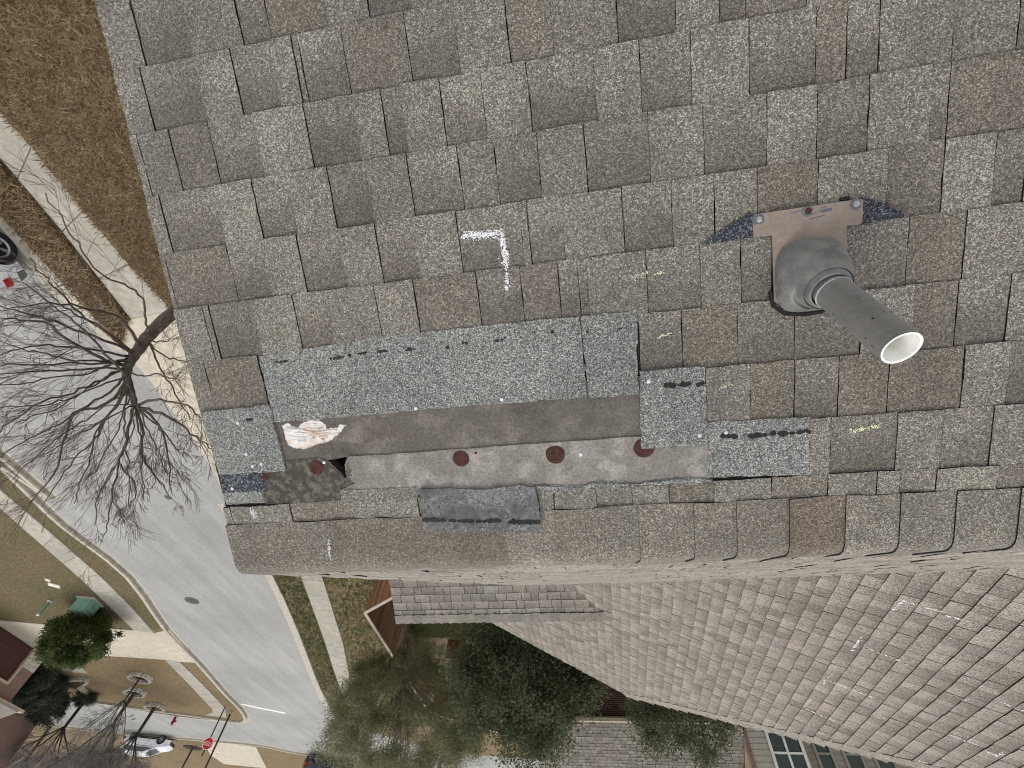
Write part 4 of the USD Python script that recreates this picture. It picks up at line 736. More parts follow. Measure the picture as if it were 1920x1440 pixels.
# ---- lower roofs. B falls towards -x, G is the little gable whose ridge runs along x
nB = np.array([-SN, 0, CS]); uB = np.array([CS, 0, SN]); hB = DATA['hB']; OB = np.array([0, 0, H]) - hB * nB
def PB(a, y, h=0.0): a = np.atleast_1d(a).astype(float); return OB + np.outer(a, uB) + np.outer(np.broadcast_to(y, a.shape), [0, 1.0, 0]) + np.outer(np.broadcast_to(h, a.shape), nB)
nG = nA; hG = DATA['hG']; OG = np.array([0, 0, H]) - hG * nG
zG = lambda y: H - (hG + SN * y) / CS
GY = -7.50; GX0 = -3.36
def aB(x): return x / CS + (OB @ uB) * 0  # slope coordinate along uB measured from x = OB.x
aB = lambda x: (x - OB[0]) / CS
HX, HY = 0.5, -10.44           # foot of the hip
def farY(x):                    # far limit of slope B
    return HY if x < HX else HY + (x - HX) * .885
BX0, BX1 = -2.95, 5.4
corn = [(BX0, HY + .01), (HX, HY + .01), (BX1, farY(BX1)), (BX1, -1.2), (4.3, -2.3), (1.0, -5.75), (-.9, -6.2), (BX0, -6.2)]
roofB = obj('roof_slope', trimesh.Trimesh(PB([aB(c[0]) for c in corn], [c[1] for c in corn], -.004), [(0, i, i + 1) for i in range(1, 7)], process=False), 'asphalt_edge', house, label='large lower roof slope with chalk marks')
rowsB = []
k = 0; a = aB(BX0)
while a < aB(BX1):
    xm = OB[0] + CS * (a + .07); y = farY(xm) + .004 ; y -= rb.uniform(0, .12)
    near = max(-6.2 if xm < 1 else -9, -99)
    while y < -1.3:
        w = rb.uniform(.10, .185); e = y + w; ym = (y + e) / 2; y0c = max(y, farY(OB[0] + CS * a) + .003)
        x = xm; z = zB(x)
        vis = (z > zF(ym) - .06 if x >= S0 else ym < -6.2) and (z > zG(ym) - .03 if (x < .9 and ym > GY) else True)
        if x < .9 and ym <= GY: vis = vis and z > (H - (hG + SN * (2 * GY - ym)) / CS) - .03
        if vis and e > y0c + .02:
            hh = rb.choice((.013, .018)) + rb.uniform(0, .002); wv = rb.uniform(-.003, .003)
            P4 = PB([a + wv, a + wv, a + .165, a + .165], [y0c + .002, e - .002, e - .002, y0c + .002], [hh, hh, .002 + hh * .1, .002 + hh * .1])
            t = rb.uniform(-.12, .16); t = t - .17 if rb.random() < .35 else t
            rowsB.append((slabtab(P4, (nB, .023), t, rb.uniform(0, .45)), P4.mean(0)))
        y = e
    a += EXP
CAMP = np.array([0, 0, H])
def px(Pw):
    c = (np.atleast_2d(Pw) - CAMP) @ CM; return np.c_[.5 + c[:, 0] / -c[:, 2] * 845 / 1920, .5 - c[:, 1] / -c[:, 2] * 845 / 1440]
cen = np.array([c for _, c in rowsB]); uv = px(cen); inside = (uv[:, 0] > -.02) & (uv[:, 0] < 1.02) & (uv[:, 1] < 1.02) & (uv[:, 1] > .7)
order = np.argsort(np.linalg.norm(cen - CAMP, axis=1) + np.where(inside, 0, 1e3))
sel = set(order[:285].tolist())
for i in sel:
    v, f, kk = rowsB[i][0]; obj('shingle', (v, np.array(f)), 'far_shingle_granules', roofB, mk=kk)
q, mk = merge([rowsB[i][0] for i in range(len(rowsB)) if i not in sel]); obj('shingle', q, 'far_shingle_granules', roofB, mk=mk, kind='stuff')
for i, (line, c, w) in enumerate(DATA['chalkB']):
    ln2 = [((np.array(q) - OB) @ uB, q[1]) for q in line]
    conv = lambda mm: trimesh.Trimesh(PB(mm.vertices[:, 0], mm.vertices[:, 1], mm.vertices[:, 2]), mm.faces[:, ::-1], process=False)
    obj('chalk_mark', flecks(ln2, w * .45, .0160, '', 120, 90 + i, conv, .0045), 'chalk_yellow' if c else 'chalk_white', roofB, kind='stuff')
# hip beyond B: caps and the plane behind
hipd = np.array([1, .885, .5]); hipd /= np.linalg.norm(hipd)
foot = np.array([HX - .06, HY - .05, zB(HX - .06) + .004])
nC = np.cross(hipd, [1, 0, 0]); nC = nC if nC[2] > 0 else -nC; nC /= np.linalg.norm(nC)
dB = np.cross(nB, hipd); dB = dB if dB[0] < 0 else dB; dB /= np.linalg.norm(dB); dB = dB if dB[1] > 0 else -dB
dC = np.cross(nC, hipd); dC /= np.linalg.norm(dC); dC = dC if dC[1] < 0 else -dC
def hip_path(h): return np.array([foot + dB * .15 + nB * h, foot + dB * .07 + nB * h, foot + (nB + nC) / np.linalg.norm(nB + nC) * h, foot + dC * .07 + nC * h, foot + dC * .15 + nC * h])
for i in range(42):
    q, mk = ridgecap(i * .143, i * .143 + .143, rb.uniform(-.02, .1), .3, hip_path, .016, .008, .03, hipd); obj('ridge_cap', q, 'far_shingle_granules', roofB, mk=mk)
hipend = foot + hipd * 7
obj('roof_slope', trimesh.Trimesh(np.array([foot, hipend, [12, hipend[1], hipend[2]], [12, foot[1], foot[2]]]), [(0, 1, 2), (0, 2, 3), (0, 2, 1), (0, 3, 2)], process=False), 'far_shingle_granules', house, label='roof slope behind the hip')
# G
gz = zG(GY)
gc = [(GX0, -5.62), (.6, -5.62), (.6, GY), (GX0, GY)]
def PGp(x, y, h=0.0): return np.c_[x, y, zG(np.asarray(y, float))] + np.outer(np.broadcast_to(h, np.shape(x)), nG)
roofG = obj('roof_slope', trimesh.Trimesh(np.vstack([PGp([c[0] for c in gc], [c[1] for c in gc], -.004), [[.6, 2 * GY + 5.62, zG(-5.62)], [GX0, 2 * GY + 5.62, zG(-5.62)]]]), [(0, 1, 2), (0, 2, 3), (3, 2, 4), (3, 4, 5)], process=False), 'asphalt_edge', house, label='small side gable roof of grey shingles')
ntab = 0; tabsG = []
vG = lambda y: (GY - y) / -CS
for k in range(16):
    y0 = GY + .03 + (15 - k) * EXP * CS * 1.0; y1 = y0 - .165 * CS
    yb = GY + (.5 + (14 - k)) * EXP * CS + .02; yt = max(yb - .165 * CS, GY)
    if yb < GY + .005: continue
    x = GX0 - .02
    while x < .75:
        w = rb.uniform(.11, .26); e = x + w
        if zG(yb) > zB(x) - .10 and yb < -5.2:
            hh = rb.choice((.007, .0105)); P4 = PGp([x + .004, e - .004, e - .004, x + .004], [yb, yb, yt, yt], [hh, hh, hh - .006, hh - .006])
            t = rb.uniform(-.15, .12) - (.14 if rb.random() < .4 else 0)
            tb = slabtab(P4[[1, 0, 3, 2]], (nG, .012), t, rb.uniform(0, .25))
            if yb < -6.6: obj('gable_shingle', (tb[0], np.array(tb[1])), 'far_shingle_granules', roofG, mk=tb[2]); ntab += 1
            else: tabsG.append(tb)
        x = e
if tabsG:
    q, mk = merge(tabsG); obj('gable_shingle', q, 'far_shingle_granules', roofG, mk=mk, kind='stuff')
def gpath(h):
    ap = np.array([0, GY, gz]); fn = np.array([0, -SN, CS]); fd = np.array([0, -CS, -SN]); return np.array([ap - uA * .15 + nA * h, ap - uA * .07 + nA * h, ap + np.array([0, 0, h * 1.05]), ap + fd * .07 + fn * h, ap + fd * .15 + fn * h])
x = GX0 - .02
while x < .33:
    q, mk = ridgecap(x, x + .155, rb.uniform(-.2, .08), rb.uniform(0, .2), gpath, .026, .008, .03); obj('ridge_cap', q, 'far_shingle_granules', roofG, mk=mk); x += .155
# walls below the roofs
wl = [prism(Polygon([(S0 + .12, -5.4), (S0 + .12, 1.2), (6, 1.2), (6, -5.4)]), 0, RZ - 3.1)]
wl.append(trimesh.Trimesh(np.array([[S0 + .12, 1.2, RZ - 3.1], [S0 + .12, RY, RZ - .1], [S0 + .12, -5.4, RZ - 3.1]]), [(0, 1, 2), (0, 2, 1)], process=False))
wl.append(box(((BX0 + .3 + 6) / 2, (HY + .35 - 5.5) / 2, 2.9), (6 - BX0 - .3, -5.5 - HY - .35, 5.8)))
wl.append(trimesh.Trimesh(np.array([[BX0 + .3, HY + .35, 5.8], [HX + 3, HY + .35, 5.8], [HX + 3, HY + .35, zB(HX) - .15], [HX, HY + .35, zB(HX) - .15], [BX0 + .3, HY + .35, zB(BX0 + .3) - .1]]), [(0, 1, 2), (0, 2, 3), (0, 3, 4), (0, 2, 1), (0, 3, 2), (0, 4, 3)], process=False))
wl.append(box(((GX0 + .25) / 2, GY + .2, 3.2), (-GX0 - .25, 3.6, 6.4)))
obj('wall', cat(wl), 'brick_dark', house)
fb = [trimesh.Trimesh(np.array(PA([S0 - .006, S0 - .006, S0 - .03, S0 - .03], [-2.4, VR, VR, -2.4], [-.006, -.006, -.006, -.006]).tolist() + PA([S0 - .006, S0 - .006, S0 - .03, S0 - .03], [-2.4, VR, VR, -2.4], [-.16] * 4).tolist()), [(0, 1, 2), (0, 2, 3), (4, 6, 5), (4, 7, 6), (0, 3, 7), (0, 7, 4), (1, 5, 6), (1, 6, 2), (3, 2, 6), (3, 6, 7), (0, 4, 5), (0, 5, 1)], process=False)]
fb[0].apply_translation((.03, 0, 0))
obj('rake_board', cat(fb), 'trim_beige', house)
obj('rake_board', box(((BX0 + HX) / 2, HY + .04, 0), (1, .03, .16)).apply_transform(np.array([[3.4, 0, 0, (BX0 + HX) / 2 * (1 - 3.4)], [0, 1, 0, 0], [1.7, 0, 1, zB(0) - .1 - 1.7 * (BX0 + HX) / 2 + .5 * (BX0 + HX) / 2 ], [0, 0, 0, 1.0]])), 'trim_white', house)

# ------------------------------------------------------------------ the loose flap on the ridge
flap = thing('loose_shingle', 'torn dark grey piece of shingle lying upside down on the ridge', 'shingle')
fp = Polygon(DATA['flap']).buffer(0)
fm = prism(Polygon(np.array(fp.exterior.segmentize(.01).coords)[:-1] + np.random.RandomState(2).normal(0, .0011, (len(fp.exterior.segmentize(.01).coords) - 1, 2))), 0, .0032)
fm = fm.subdivide_to_size(.03); bb = fp.bounds
def lift(s, v): return .0085 + .010 * np.clip((v - .53) / .08, 0, 1) + .004 * np.sin((s - bb[0]) * 21) * np.clip((v - .5) / .05, 0, 1) + .003 * meshkit.noise(np.c_[s * 25, v * 25, s * 0], 3)
fm.vertices[:, 2] += lift(fm.vertices[:, 0], fm.vertices[:, 1])
obj('sheet', toA(fm), 'slate_back', flap)
for q in DATA['flap_tar']:
    a, b = np.array(q); bl = [Point(*(a + (b - a) * t + rt.normal(0, .0009, 2))).buffer(abs(rt.normal(.0042, .0016)), quad_segs=2) for t in np.linspace(0, 1, max(4, int(np.linalg.norm(b - a) / .003)))]
    tq = prism(unary_union(bl).simplify(.0003), 0, .0045).subdivide_to_size(.03); tq.vertices[:, 2] += lift(tq.vertices[:, 0], tq.vertices[:, 1]); obj('sealant_strip', toA(tq), 'tar', flap)
# ------------------------------------------------------------------ plumbing vent
vent = thing('vent_pipe', 'grey painted plumbing vent pipe with white open end in a tan metal flashing', 'vent pipe')
pl_ = Polygon([(.413, -.118), (.633, -.121), (.633, -.069), (.602, -.069), (.606, .04), (.59, .085), (.545, .10), (.49, .10), (.456, .075), (.452, -.069), (.413, -.069)])
pl_ = pl_.buffer(-.006).buffer(.006, quad_segs=4)
plate = obj('flashing_plate', toA(prism(pl_, .0094, .0112)), 'flashing_tan', vent)
for i, (s, v) in enumerate([(.424, -.106), (.523, -.110), (.618, -.112)]):
    pt = Point(s, v).buffer(.0125, quad_segs=5); c = np.array(pt.exterior.coords)[:-1]; rr = np.random.RandomState(i).uniform(.75, 1.1, len(c)); c = np.array([s, v]) + (c - [s, v]) * rr[:, None]
    obj('paint_daub', toA(prism(Polygon(c), .0112, .0117)), 'paint_blue_grey', plate)
    bq = lathe([(0, .004), (.004, .0038), (.0065, .002), (.0072, 0), (0, 0)], 7); bq.apply_translation((s + .002, v, .0117)); obj('screw', toA(bq), 'rust' if i == 1 else 'dull_screw', plate)
st = []
rs_ = np.random.RandomState(8)
for i in range(9):
    a = rs_.uniform(.49, .56); v = rs_.normal(-.103, .006); l = rs_.uniform(.01, .035); st.append(prism(LineString([(a, v), (a + l, v - l * .12)]).buffer(rs_.uniform(.0005, .0016)), .0113, .0115))
obj('paint_streak', toA(cat(st)), 'paint_blue_grey', plate, kind='stuff')
VC = np.array([.5375, -.514])
zroof = lambda x, y: float((H * 1.0) - (hA + SN * y) / CS)
def boot():
    n = 40; ang = np.arange(n) * 2 * math.pi / n; rings = []
    c0 = np.array([.528, .026]); ex, ey = .0715, .079
    def base(k, sc): # superellipse on the roof plane
        c, s_ = np.cos(ang), np.sin(ang); pw = .62; return np.c_[c0[0] + sc * ex * np.sign(c) * abs(c) ** pw, c0[1] + sc * ey * np.sign(s_) * abs(s_) ** pw]
    zc = zroof(*VC)
    top = np.c_[VC[0] + np.cos(ang), VC[1] - np.sin(ang), np.zeros(n)]
    def ringat(sc): b = base(0, sc); return PA(b[:, 0], b[:, 1], .0112)
    def circ(r, z): return np.c_[VC[0] + r * np.cos(ang), VC[1] - r * np.sin(ang), np.full(n, z)]
    b1 = ringat(1.0); b2 = ringat(.97) + nA * .012; b3 = ringat(.9) + nA * .026
    zt = zc + .078
    t0 = circ(.056, zt - .014); t1 = circ(.0505, zt - .004)
    rings = [b1, b2, b3]
    for t in (.3, .55, .8): rings.append(b3 * (1 - t) + t0 * t + nA * .006 * math.sin(math.pi * t))
    rings += [t0, t1, circ(.0475, zt), circ(.046, zt - .005), circ(.0445, zt + .002), circ(.041, zt + .010), circ(.0368, zt + .0108), circ(.0366, zt - .006)]
    V = np.concatenate(rings); F = []
    for i in range(len(rings) - 1):
        for j in range(n): k = (j + 1) % n; a = i * n; F += [(a + j, a + k, a + n + k), (a + j, a + n + k, a + n + j)]
    mm = trimesh.Trimesh(V, F, process=False); 
    return mm, zt
bm, zt = boot()
cz = bm.triangles_center - np.array([VC[0], VC[1], zt - .05])
if np.mean(np.einsum('ij,ij->i', bm.face_normals, cz)) < 0: bm.invert()
obj('boot', bm, 'boot_grey', vent, smooth=40)
PB0 = np.array([.5365, -.514, zt - .05]); PT0 = np.array([.561, -.526, H - .69]); PIPE_R = .0342
ax = PT0 - PB0; PL = np.linalg.norm(ax); ax /= PL; PM = trimesh.geometry.align_vectors([0, 0, 1], ax); PM[:3, 3] = PB0
def PP(mm): q = mm.copy(); q.apply_transform(PM); return q
obj('pipe', PP(lathe([(PIPE_R + .001, 0), (PIPE_R + .0005, PL * .5), (PIPE_R, PL - .0008), (PIPE_R - .001, PL)], 48)), 'pipe_paint', vent, smooth=True)
obj('white_rim', PP(lathe([(PIPE_R - .001, PL - .0001), (PIPE_R - .0046, PL - .0001), (PIPE_R - .0052, PL - .0014)], 48)), 'pvc_white', vent, smooth=40)
obj('bore', PP(lathe([(PIPE_R - .0052, PL - .0014), (PIPE_R - .0054, PL - .07), (0, PL - .072)], 48)), 'pvc_inner', vent, smooth=40)
obj('sealant_ring', PP(lathe([(PIPE_R + .001, .062), (PIPE_R + .0026, .0635), (PIPE_R + .0028, .0655), (PIPE_R + .001, .067)], 40)), 'dull_screw', vent, smooth=True)
sp_ = []
for i in range(60):
    a = rs_.uniform(0, 6.28); z = rs_.uniform(.07, PL - .01); rr = abs(rs_.normal(.0006, .0005)) + .0003; q = trimesh.creation.icosphere(subdivisions=0, radius=rr); q.apply_scale((1, 1, rs_.uniform(.6, 1.8))); q.apply_translation((PIPE_R * math.cos(a), PIPE_R * math.sin(a), z)); sp_.append(PP(q))
obj('dirt_specks', cat(sp_), 'tar', vent, kind='stuff')
for nm, w in (('wedgeL', 0), ('wedgeR', 1)):
    sheetA('patch', DATA[nm], .0055, .0096, 'dark_granules', roof, seed=30 + w, label='dark blue grey patch of shingle beside the vent flashing')
obj('sealant_bead', toA(cat([prism(Point(s, v).buffer(r, quad_segs=3), .004, .0118) for s, v, r in [(.598 + .006 * math.sin(i), -.126 + .002 * i % .004, .004) for i in range(5)]])), 'tar', roof)
bead = LineString([(.449, .055), (.455, .085), (.48, .106), (.52, .112), (.555, .110), (.585, .095)]).buffer(.0035)
obj('sealant_bead', toA(prism(bead, .004, .0098)), 'tar', roof)

# ================================================================== TREES
def grow(pts, rad, depth, r, segs, length, spread=.55, droop=0.0, nlat=5):
    """side shoots along a polyline; appends (pts, radii) to segs"""
    pts = np.asarray(pts, float); n = len(pts)
    for i in range(nlat):
        t = r.uniform(.25, 1.0); j = min(int(t * (n - 1)), n - 2); fr = t * (n - 1) - j
        p0 = pts[j] * (1 - fr) + pts[j + 1] * fr; d = pts[j + 1] - pts[j]; d /= max(np.linalg.norm(d), 1e-9)
        v = np.array([r.gauss(0, 1), r.gauss(0, 1), r.gauss(0, 1)]); v -= d * (v @ d); v /= max(np.linalg.norm(v), 1e-9)
        ang = r.uniform(.45, 1.05) * spread * 1.6; q = d * math.cos(ang) + v * math.sin(ang); l = length * r.uniform(.5, 1.2) * (1.15 - .55 * t)
        line = [p0]; 
        ns = 5 if depth > 0 else 4
        for k in range(ns):
            q = q + np.array([r.gauss(0, .06), r.gauss(0, .06), r.gauss(0, .05) + .015 - droop * k]); q /= np.linalg.norm(q); line.append(line[-1] + q * l / ns)
        rr = max(rad * (.62 - .25 * t), .0026); segs.append((np.array(line), np.linspace(rr, max(rr * .35, .0018), len(line))))
        if depth > 0: grow(line, rr, depth - 1, r, segs, l * .62, spread, droop, max(4, int(nlat * .7)))
tree = thing('bare_street_tree', 'leafless street tree with a spreading crown, its trunk beside the roof edge', 'tree', tuple(DATA['bt_trunk'][0]))
t0 = np.array(DATA['bt_trunk'][0])
tp = smoothline(np.array(DATA['bt_trunk']) - t0, 4); tr_ = np.interp(np.linspace(0, 1, len(tp)), [0, .3, .6, 1], [.165, .14, .10, .05])
tp2 = tp + np.random.RandomState(1).normal(0, .008, tp.shape)
obj('trunk', tube(tp2, tr_, 12), 'bark_grey', tree, smooth=True)
tw = []; rtw = random.Random(21)
for i, lm in enumerate(DATA['bt_limbs']):
    q = smoothline(np.array(lm) - t0, 4); q = q + np.random.RandomState(i).normal(0, .012, q.shape); ln_ = np.linalg.norm(np.diff(q, axis=0), axis=1).sum()
    j = np.argmin(np.linalg.norm(tp - q[0], axis=1)); 
    if np.linalg.norm(tp[j] - q[0]) < .5: q[0] = tp[j]
    r0 = min(.036, .007 + .0074 * ln_) * (.7 if i < 18 else .62 if i in (18, 34, 36) else 1); rad = np.linspace(r0, .007, len(q))
    obj('limb', tube(q, rad, 7), 'bark_grey' if r0 > .04 else 'twig_bark', tree, smooth=True)
    grow(q, r0 * .42, 2, rtw, tw, .62 + ln_ * .17, .34, .0, (8 if ln_ > 1.5 else 6) if i not in (18, 19, 20, 21, 22, 23, 24, 25, 34, 36) else 7)
obj('twigs', cat([tube(p_, r, 4, False) for p_, r in tw]), 'twig_bark', tree, kind='stuff')

def leafy(name, label, base, mid, crown, rad, n_clump, n_leaf, size, lm, bark, seed, droop=0.0, aspect=.45, clump_r=.55, trunk_r=.14, trunks=1, flat=None, group=None, shell=.55):
    r = np.random.RandomState(seed); base = np.array(base, float); t = thing(name, label, 'tree' if 'tree' in name else 'shrub', tuple(base), group=group)
    C = np.array(crown, float) - base; rad = np.array(rad, float); cl = []
    while len(cl) < n_clump:
        d = r.normal(0, 1, 3); d /= np.linalg.norm(d); q = C + d * rad * r.uniform(shell, 1.0) ** .6 * r.uniform(.82, 1.12)
        if q[2] > .12: cl.append(q)
    cl = np.array(cl)
    if trunks:
        rr = random.Random(seed); br = []
        for k in range(trunks):
            off = np.array([rr.gauss(0, .18), rr.gauss(0, .18), 0]) * (trunks > 1); m_ = (np.array(mid, float) - base if mid is not None else C * [.5, .5, .45]) + off * 2
            line = smoothline([off, off * .5 + m_ * .5 + np.array([rr.gauss(0, .06), rr.gauss(0, .06), 0]), m_, C * .6 + m_ * .4 + off * 2], 4); obj('trunk', tube(line, np.linspace(trunk_r, trunk_r * .4, len(line)), 9), bark, t, smooth=True)
            for q in cl[k::max(trunks, 1) * (7 if n_clump > 200 else 3)]:
                s_ = line[min(len(line) - 1, int(len(line) * rr.uniform(.5, .98)))]; md = (s_ + q) / 2 + r.normal(0, .12, 3); br.append(tube(smoothline([s_, md, q], 3), np.linspace(trunk_r * .3, .008, 7), 5, False))
        obj('branches', cat(br), bark, t, kind='stuff')
    k = r.randint(0, n_clump, n_leaf); cs = clump_r * r.uniform(.7, 1.3, n_clump)
    pos = cl[k] + r.normal(0, 1, (n_leaf, 3)) * cs[k][:, None] * [.5, .5, .42]
    out = pos - C; out /= np.maximum(np.linalg.norm(out, axis=1, keepdims=True), 1e-6)
    d = out * .7 + r.normal(0, .8, (n_leaf, 3)); d[:, 2] = d[:, 2] * .6 - droop; d /= np.linalg.norm(d, axis=1, keepdims=True)
    w = np.cross(d, r.normal(0, .6, (n_leaf, 3)) + [0, 0, 1.0]); w /= np.maximum(np.linalg.norm(w, axis=1, keepdims=True), 1e-6)
    L_ = (size * r.uniform(.6, 1.35, n_leaf))[:, None]; pos = np.maximum(pos, [-1e9, -1e9, .03])
    V = np.stack([pos, pos + d * L_ * .5 + w * L_ * aspect * .5, pos + d * L_, pos + d * L_ * .5 - w * L_ * aspect * .5], 1).reshape(-1, 3); ii = np.arange(n_leaf)[:, None] * 4
    obj('crown', trimesh.Trimesh(V, np.vstack([ii + [0, 1, 2], ii + [0, 2, 3]]), process=False), lm, t)
    return t
leafy('olive_tree', 'feathery olive green tree with drooping sprays over the wooden fence', (-9.4, -22.4, 0), (-9.35, -22.2, 2.6), (-9.0, -23.4, 5.0), (3.7, 3.5, 2.6), 380, 125000, .105, 'leaf_olive', 'bark_grey', 3, droop=.1, aspect=.28, clump_r=.42, trunk_r=.13, shell=.55)
leafy('oak_tree', 'tall dark green tree standing against the brick wall of the neighbour house', (-2.6, -18.6, 0), None, (-2.75, -18.0, 5.0), (2.7, 2.5, 2.5), 240, 85000, .10, 'leaf_oak', 'bark_dark', 5, aspect=.5, clump_r=.5, trunk_r=.17, shell=.35)
leafy('small_tree', 'dark multi stemmed tree in front of the cream siding', (2.5, -18.2, 0), (2.7, -18.3, 3.4), (2.5, -18.2, 5.9), (1.9, 1.2, 1.6), 85, 24000, .08, 'leaf_oak', 'bark_dark', 6, aspect=.5, clump_r=.4, trunk_r=.09, trunks=3)
leafy('round_bush', 'dense round green bush beside the green utility box', (-29.5, -23.3, 0), None, (-29.75, -23.3, 1.5), (1.75, 1.6, 1.4), 230, 46000, .10, 'leaf_bush', 'bark_dark', 8, aspect=.6, clump_r=.3, trunk_r=.1, shell=.55)
hl = ['dark green shrub at the corner of the garage pier', 'dark shrub against the red brick wall, second from the garage', 'tall dark shrub in the middle of the brick wall', 'dark shrub against the brick wall, second from the street end', 'dark shrub at the street end of the brick wall']
for i in range(5):
    t = (i + .3) / 5; x, y = -39.95 + t * -3.1, -30.4 + t * -5.8
    leafy('shrub', hl[i], (x, y, 0), None, (x, y, 1.25 + .3 * math.sin(i * 2)), (.85, .85, 1.2), 60, 8000, .13, 'leaf_hedge', 'bark_dark', 60 + i, aspect=.5, clump_r=.3, trunk_r=.05, shell=.7, group='shrubs along the brick house wall')
leafy('shrub', 'low brownish shrub beside the bare tree at the side street', (-41.6, -36.6, 0), None, (-41.6, -36.6, .45), (.75, .65, .45), 40, 5000, .12, 'leaf_hedge', 'bark_dark', 71, aspect=.4, clump_r=.22, trunk_r=.03)
# young bare trees in stone rings
def bare(name, label, loc, seed, h=5.2, spread=2.6, bark='bark_dark', twig='twig_grey', group=None, ring=True, dens=9, trunk_r=.10):
    rr = random.Random(seed); t = thing(name, label, 'tree', loc, 0, group); lean = np.array([rr.gauss(0, .12), rr.gauss(0, .12), 0]); fk = h * .36
    obj('trunk', tube(smoothline([(0, 0, -.05), tuple(lean * .5 + [0, 0, fk * .5]), tuple(lean + [0, 0, fk])], 4), np.linspace(trunk_r, trunk_r * .75, 9), 10), bark, t, smooth=True)
    sg = []
    for i in range(6):
        a = i * 1.05 + rr.uniform(-.3, .3); q = [lean + [0, 0, fk * rr.uniform(.86, 1.0)]]; d = np.array([math.cos(a) * .5, math.sin(a) * .5, .8]); n = 6; l = h * .62 * rr.uniform(.8, 1.1)
        for k in range(n): d = d + np.array([math.cos(a) * .05, math.sin(a) * .05, .03]) + [rr.gauss(0, .07) for _ in range(3)]; d /= np.linalg.norm(d); q.append(q[-1] + d * l / n)
        q = np.array(q); rad = np.linspace(trunk_r * .5, .014, n + 1); obj('limb', tube(q, rad, 6), bark, t, smooth=True); grow(q, trunk_r * .3, 2, rr, sg, spread * .62, .6, 0, dens)
    obj('twigs', cat([tube(p_, np.maximum(r, .0075), 3, False) for p_, r in sg]), twig, t, kind='stuff')
    return t
def ringstones(label, loc, R=.85):
    t = thing('planter_ring', label, 'planter', loc, 0, 'stone planter rings round the bare trees'); n = 16
    for k in range(n):
        a0, a1 = k * 2 * math.pi / n + .02, (k + 1) * 2 * math.pi / n - .02; arc = np.linspace(a0, a1, 4)
        pl2 = Polygon([(R * math.cos(a), R * math.sin(a)) for a in arc] + [((R - .2) * math.cos(a), (R - .2) * math.sin(a)) for a in arc[::-1]])
        obj('stone', prism(pl2, -.02, .24 + rng.uniform(-.015, .015)), 'stone_light', t)
    obj('soil', trimesh.creation.cylinder(R - .2, .12, sections=24), 'mulch', t)
RG = DATA['rings']
b0 = bare('bare_tree', 'slim bare tree in the stone ring nearest the driveway', (RG[0][0], RG[0][1], .05), 3, 4.6, 2.2, trunk_r=.07)
rl = ['stone ring nearest the driveway round a slim bare tree', 'stone ring in the middle of the brown lawn round a forked bare tree', 'stone ring closest to the street corner round a straight bare trunk', 'partly buried stone ring by the side street nearest the brick house']
tl = [None, 'forked bare tree in the middle stone ring on the brown lawn', 'straight trunked bare tree in the ring closest to the street corner', 'bare tree with a low fork by the side street near the brick house']
for i in range(4):
    ringstones(rl[i], (RG[i][0], RG[i][1], 0), (.85, .85, .85, .75)[i])
    if i: bare('bare_tree', tl[i], (RG[i][0], RG[i][1], .05), 10 + i, 6.0, 3.4, trunk_r=.14, dens=13)
bare('bare_tree', 'bare tree beyond the side street behind the white car', (-49.5, -49.5, 0), 31, 7, 4.2, trunk_r=.15, dens=13)
bare('bare_tree', 'bare tree beyond the side street at the picture corner', (-54.0, -46.0, 0), 32, 7, 4.2, trunk_r=.15, dens=13)
bare('bare_tree', 'thin bare tree in the dark mulch circle behind the stop sign', (DATA['tree5'][0][0], DATA['tree5'][0][1], 0), 33, 5.0, 2.2, trunk_r=.1, dens=6)
bare('bare_tree', 'thin dark bare tree by the mulch circle seen between the two green trees', (DATA['disc'][1][0], DATA['disc'][1][1], 0), 34, 4.6, 1.6, trunk_r=.08, dens=4)
for lab, q, R in (('dark mulch circle behind the stop sign', DATA['tree5'][0], 1.0), ('dark mulch circle on the lawn between the two green trees', DATA['disc'][0], 1.05)):
    mc = thing('mulch_circle', lab, 'mulch bed', (q[0], q[1], 0)); v = lathe([(0, .10), (R * .6, .08), (R, .0), (R, -.03), (0, -.03)], 26); v.vertices[:, 2] += .02 * meshkit.noise(v.vertices * 6, 2) * (v.vertices[:, 2] > 0); obj('mulch', v, 'mulch', mc); obj('edge', lathe([(R, -.03), (R + .05, -.03), (R + .05, .02), (R, .03)], 26), 'stone_light', mc)
ed = thing('garden_edging', 'curved low stone edging of the flower bed on the brown lawn', 'edging')
el = LineString(smoothline([tuple(q) for q in DATA['edging']], 4)); nst = 18
for k in range(nst):
    seg = LineString([el.interpolate((k + .04 + t * .92) / nst, normalized=True).coords[0] for t in (0, .5, 1)]); obj('stone', prism(seg.buffer(.11, cap_style=2), -.02, .26 + rng.uniform(-.02, .02)), 'stone_light', ed)
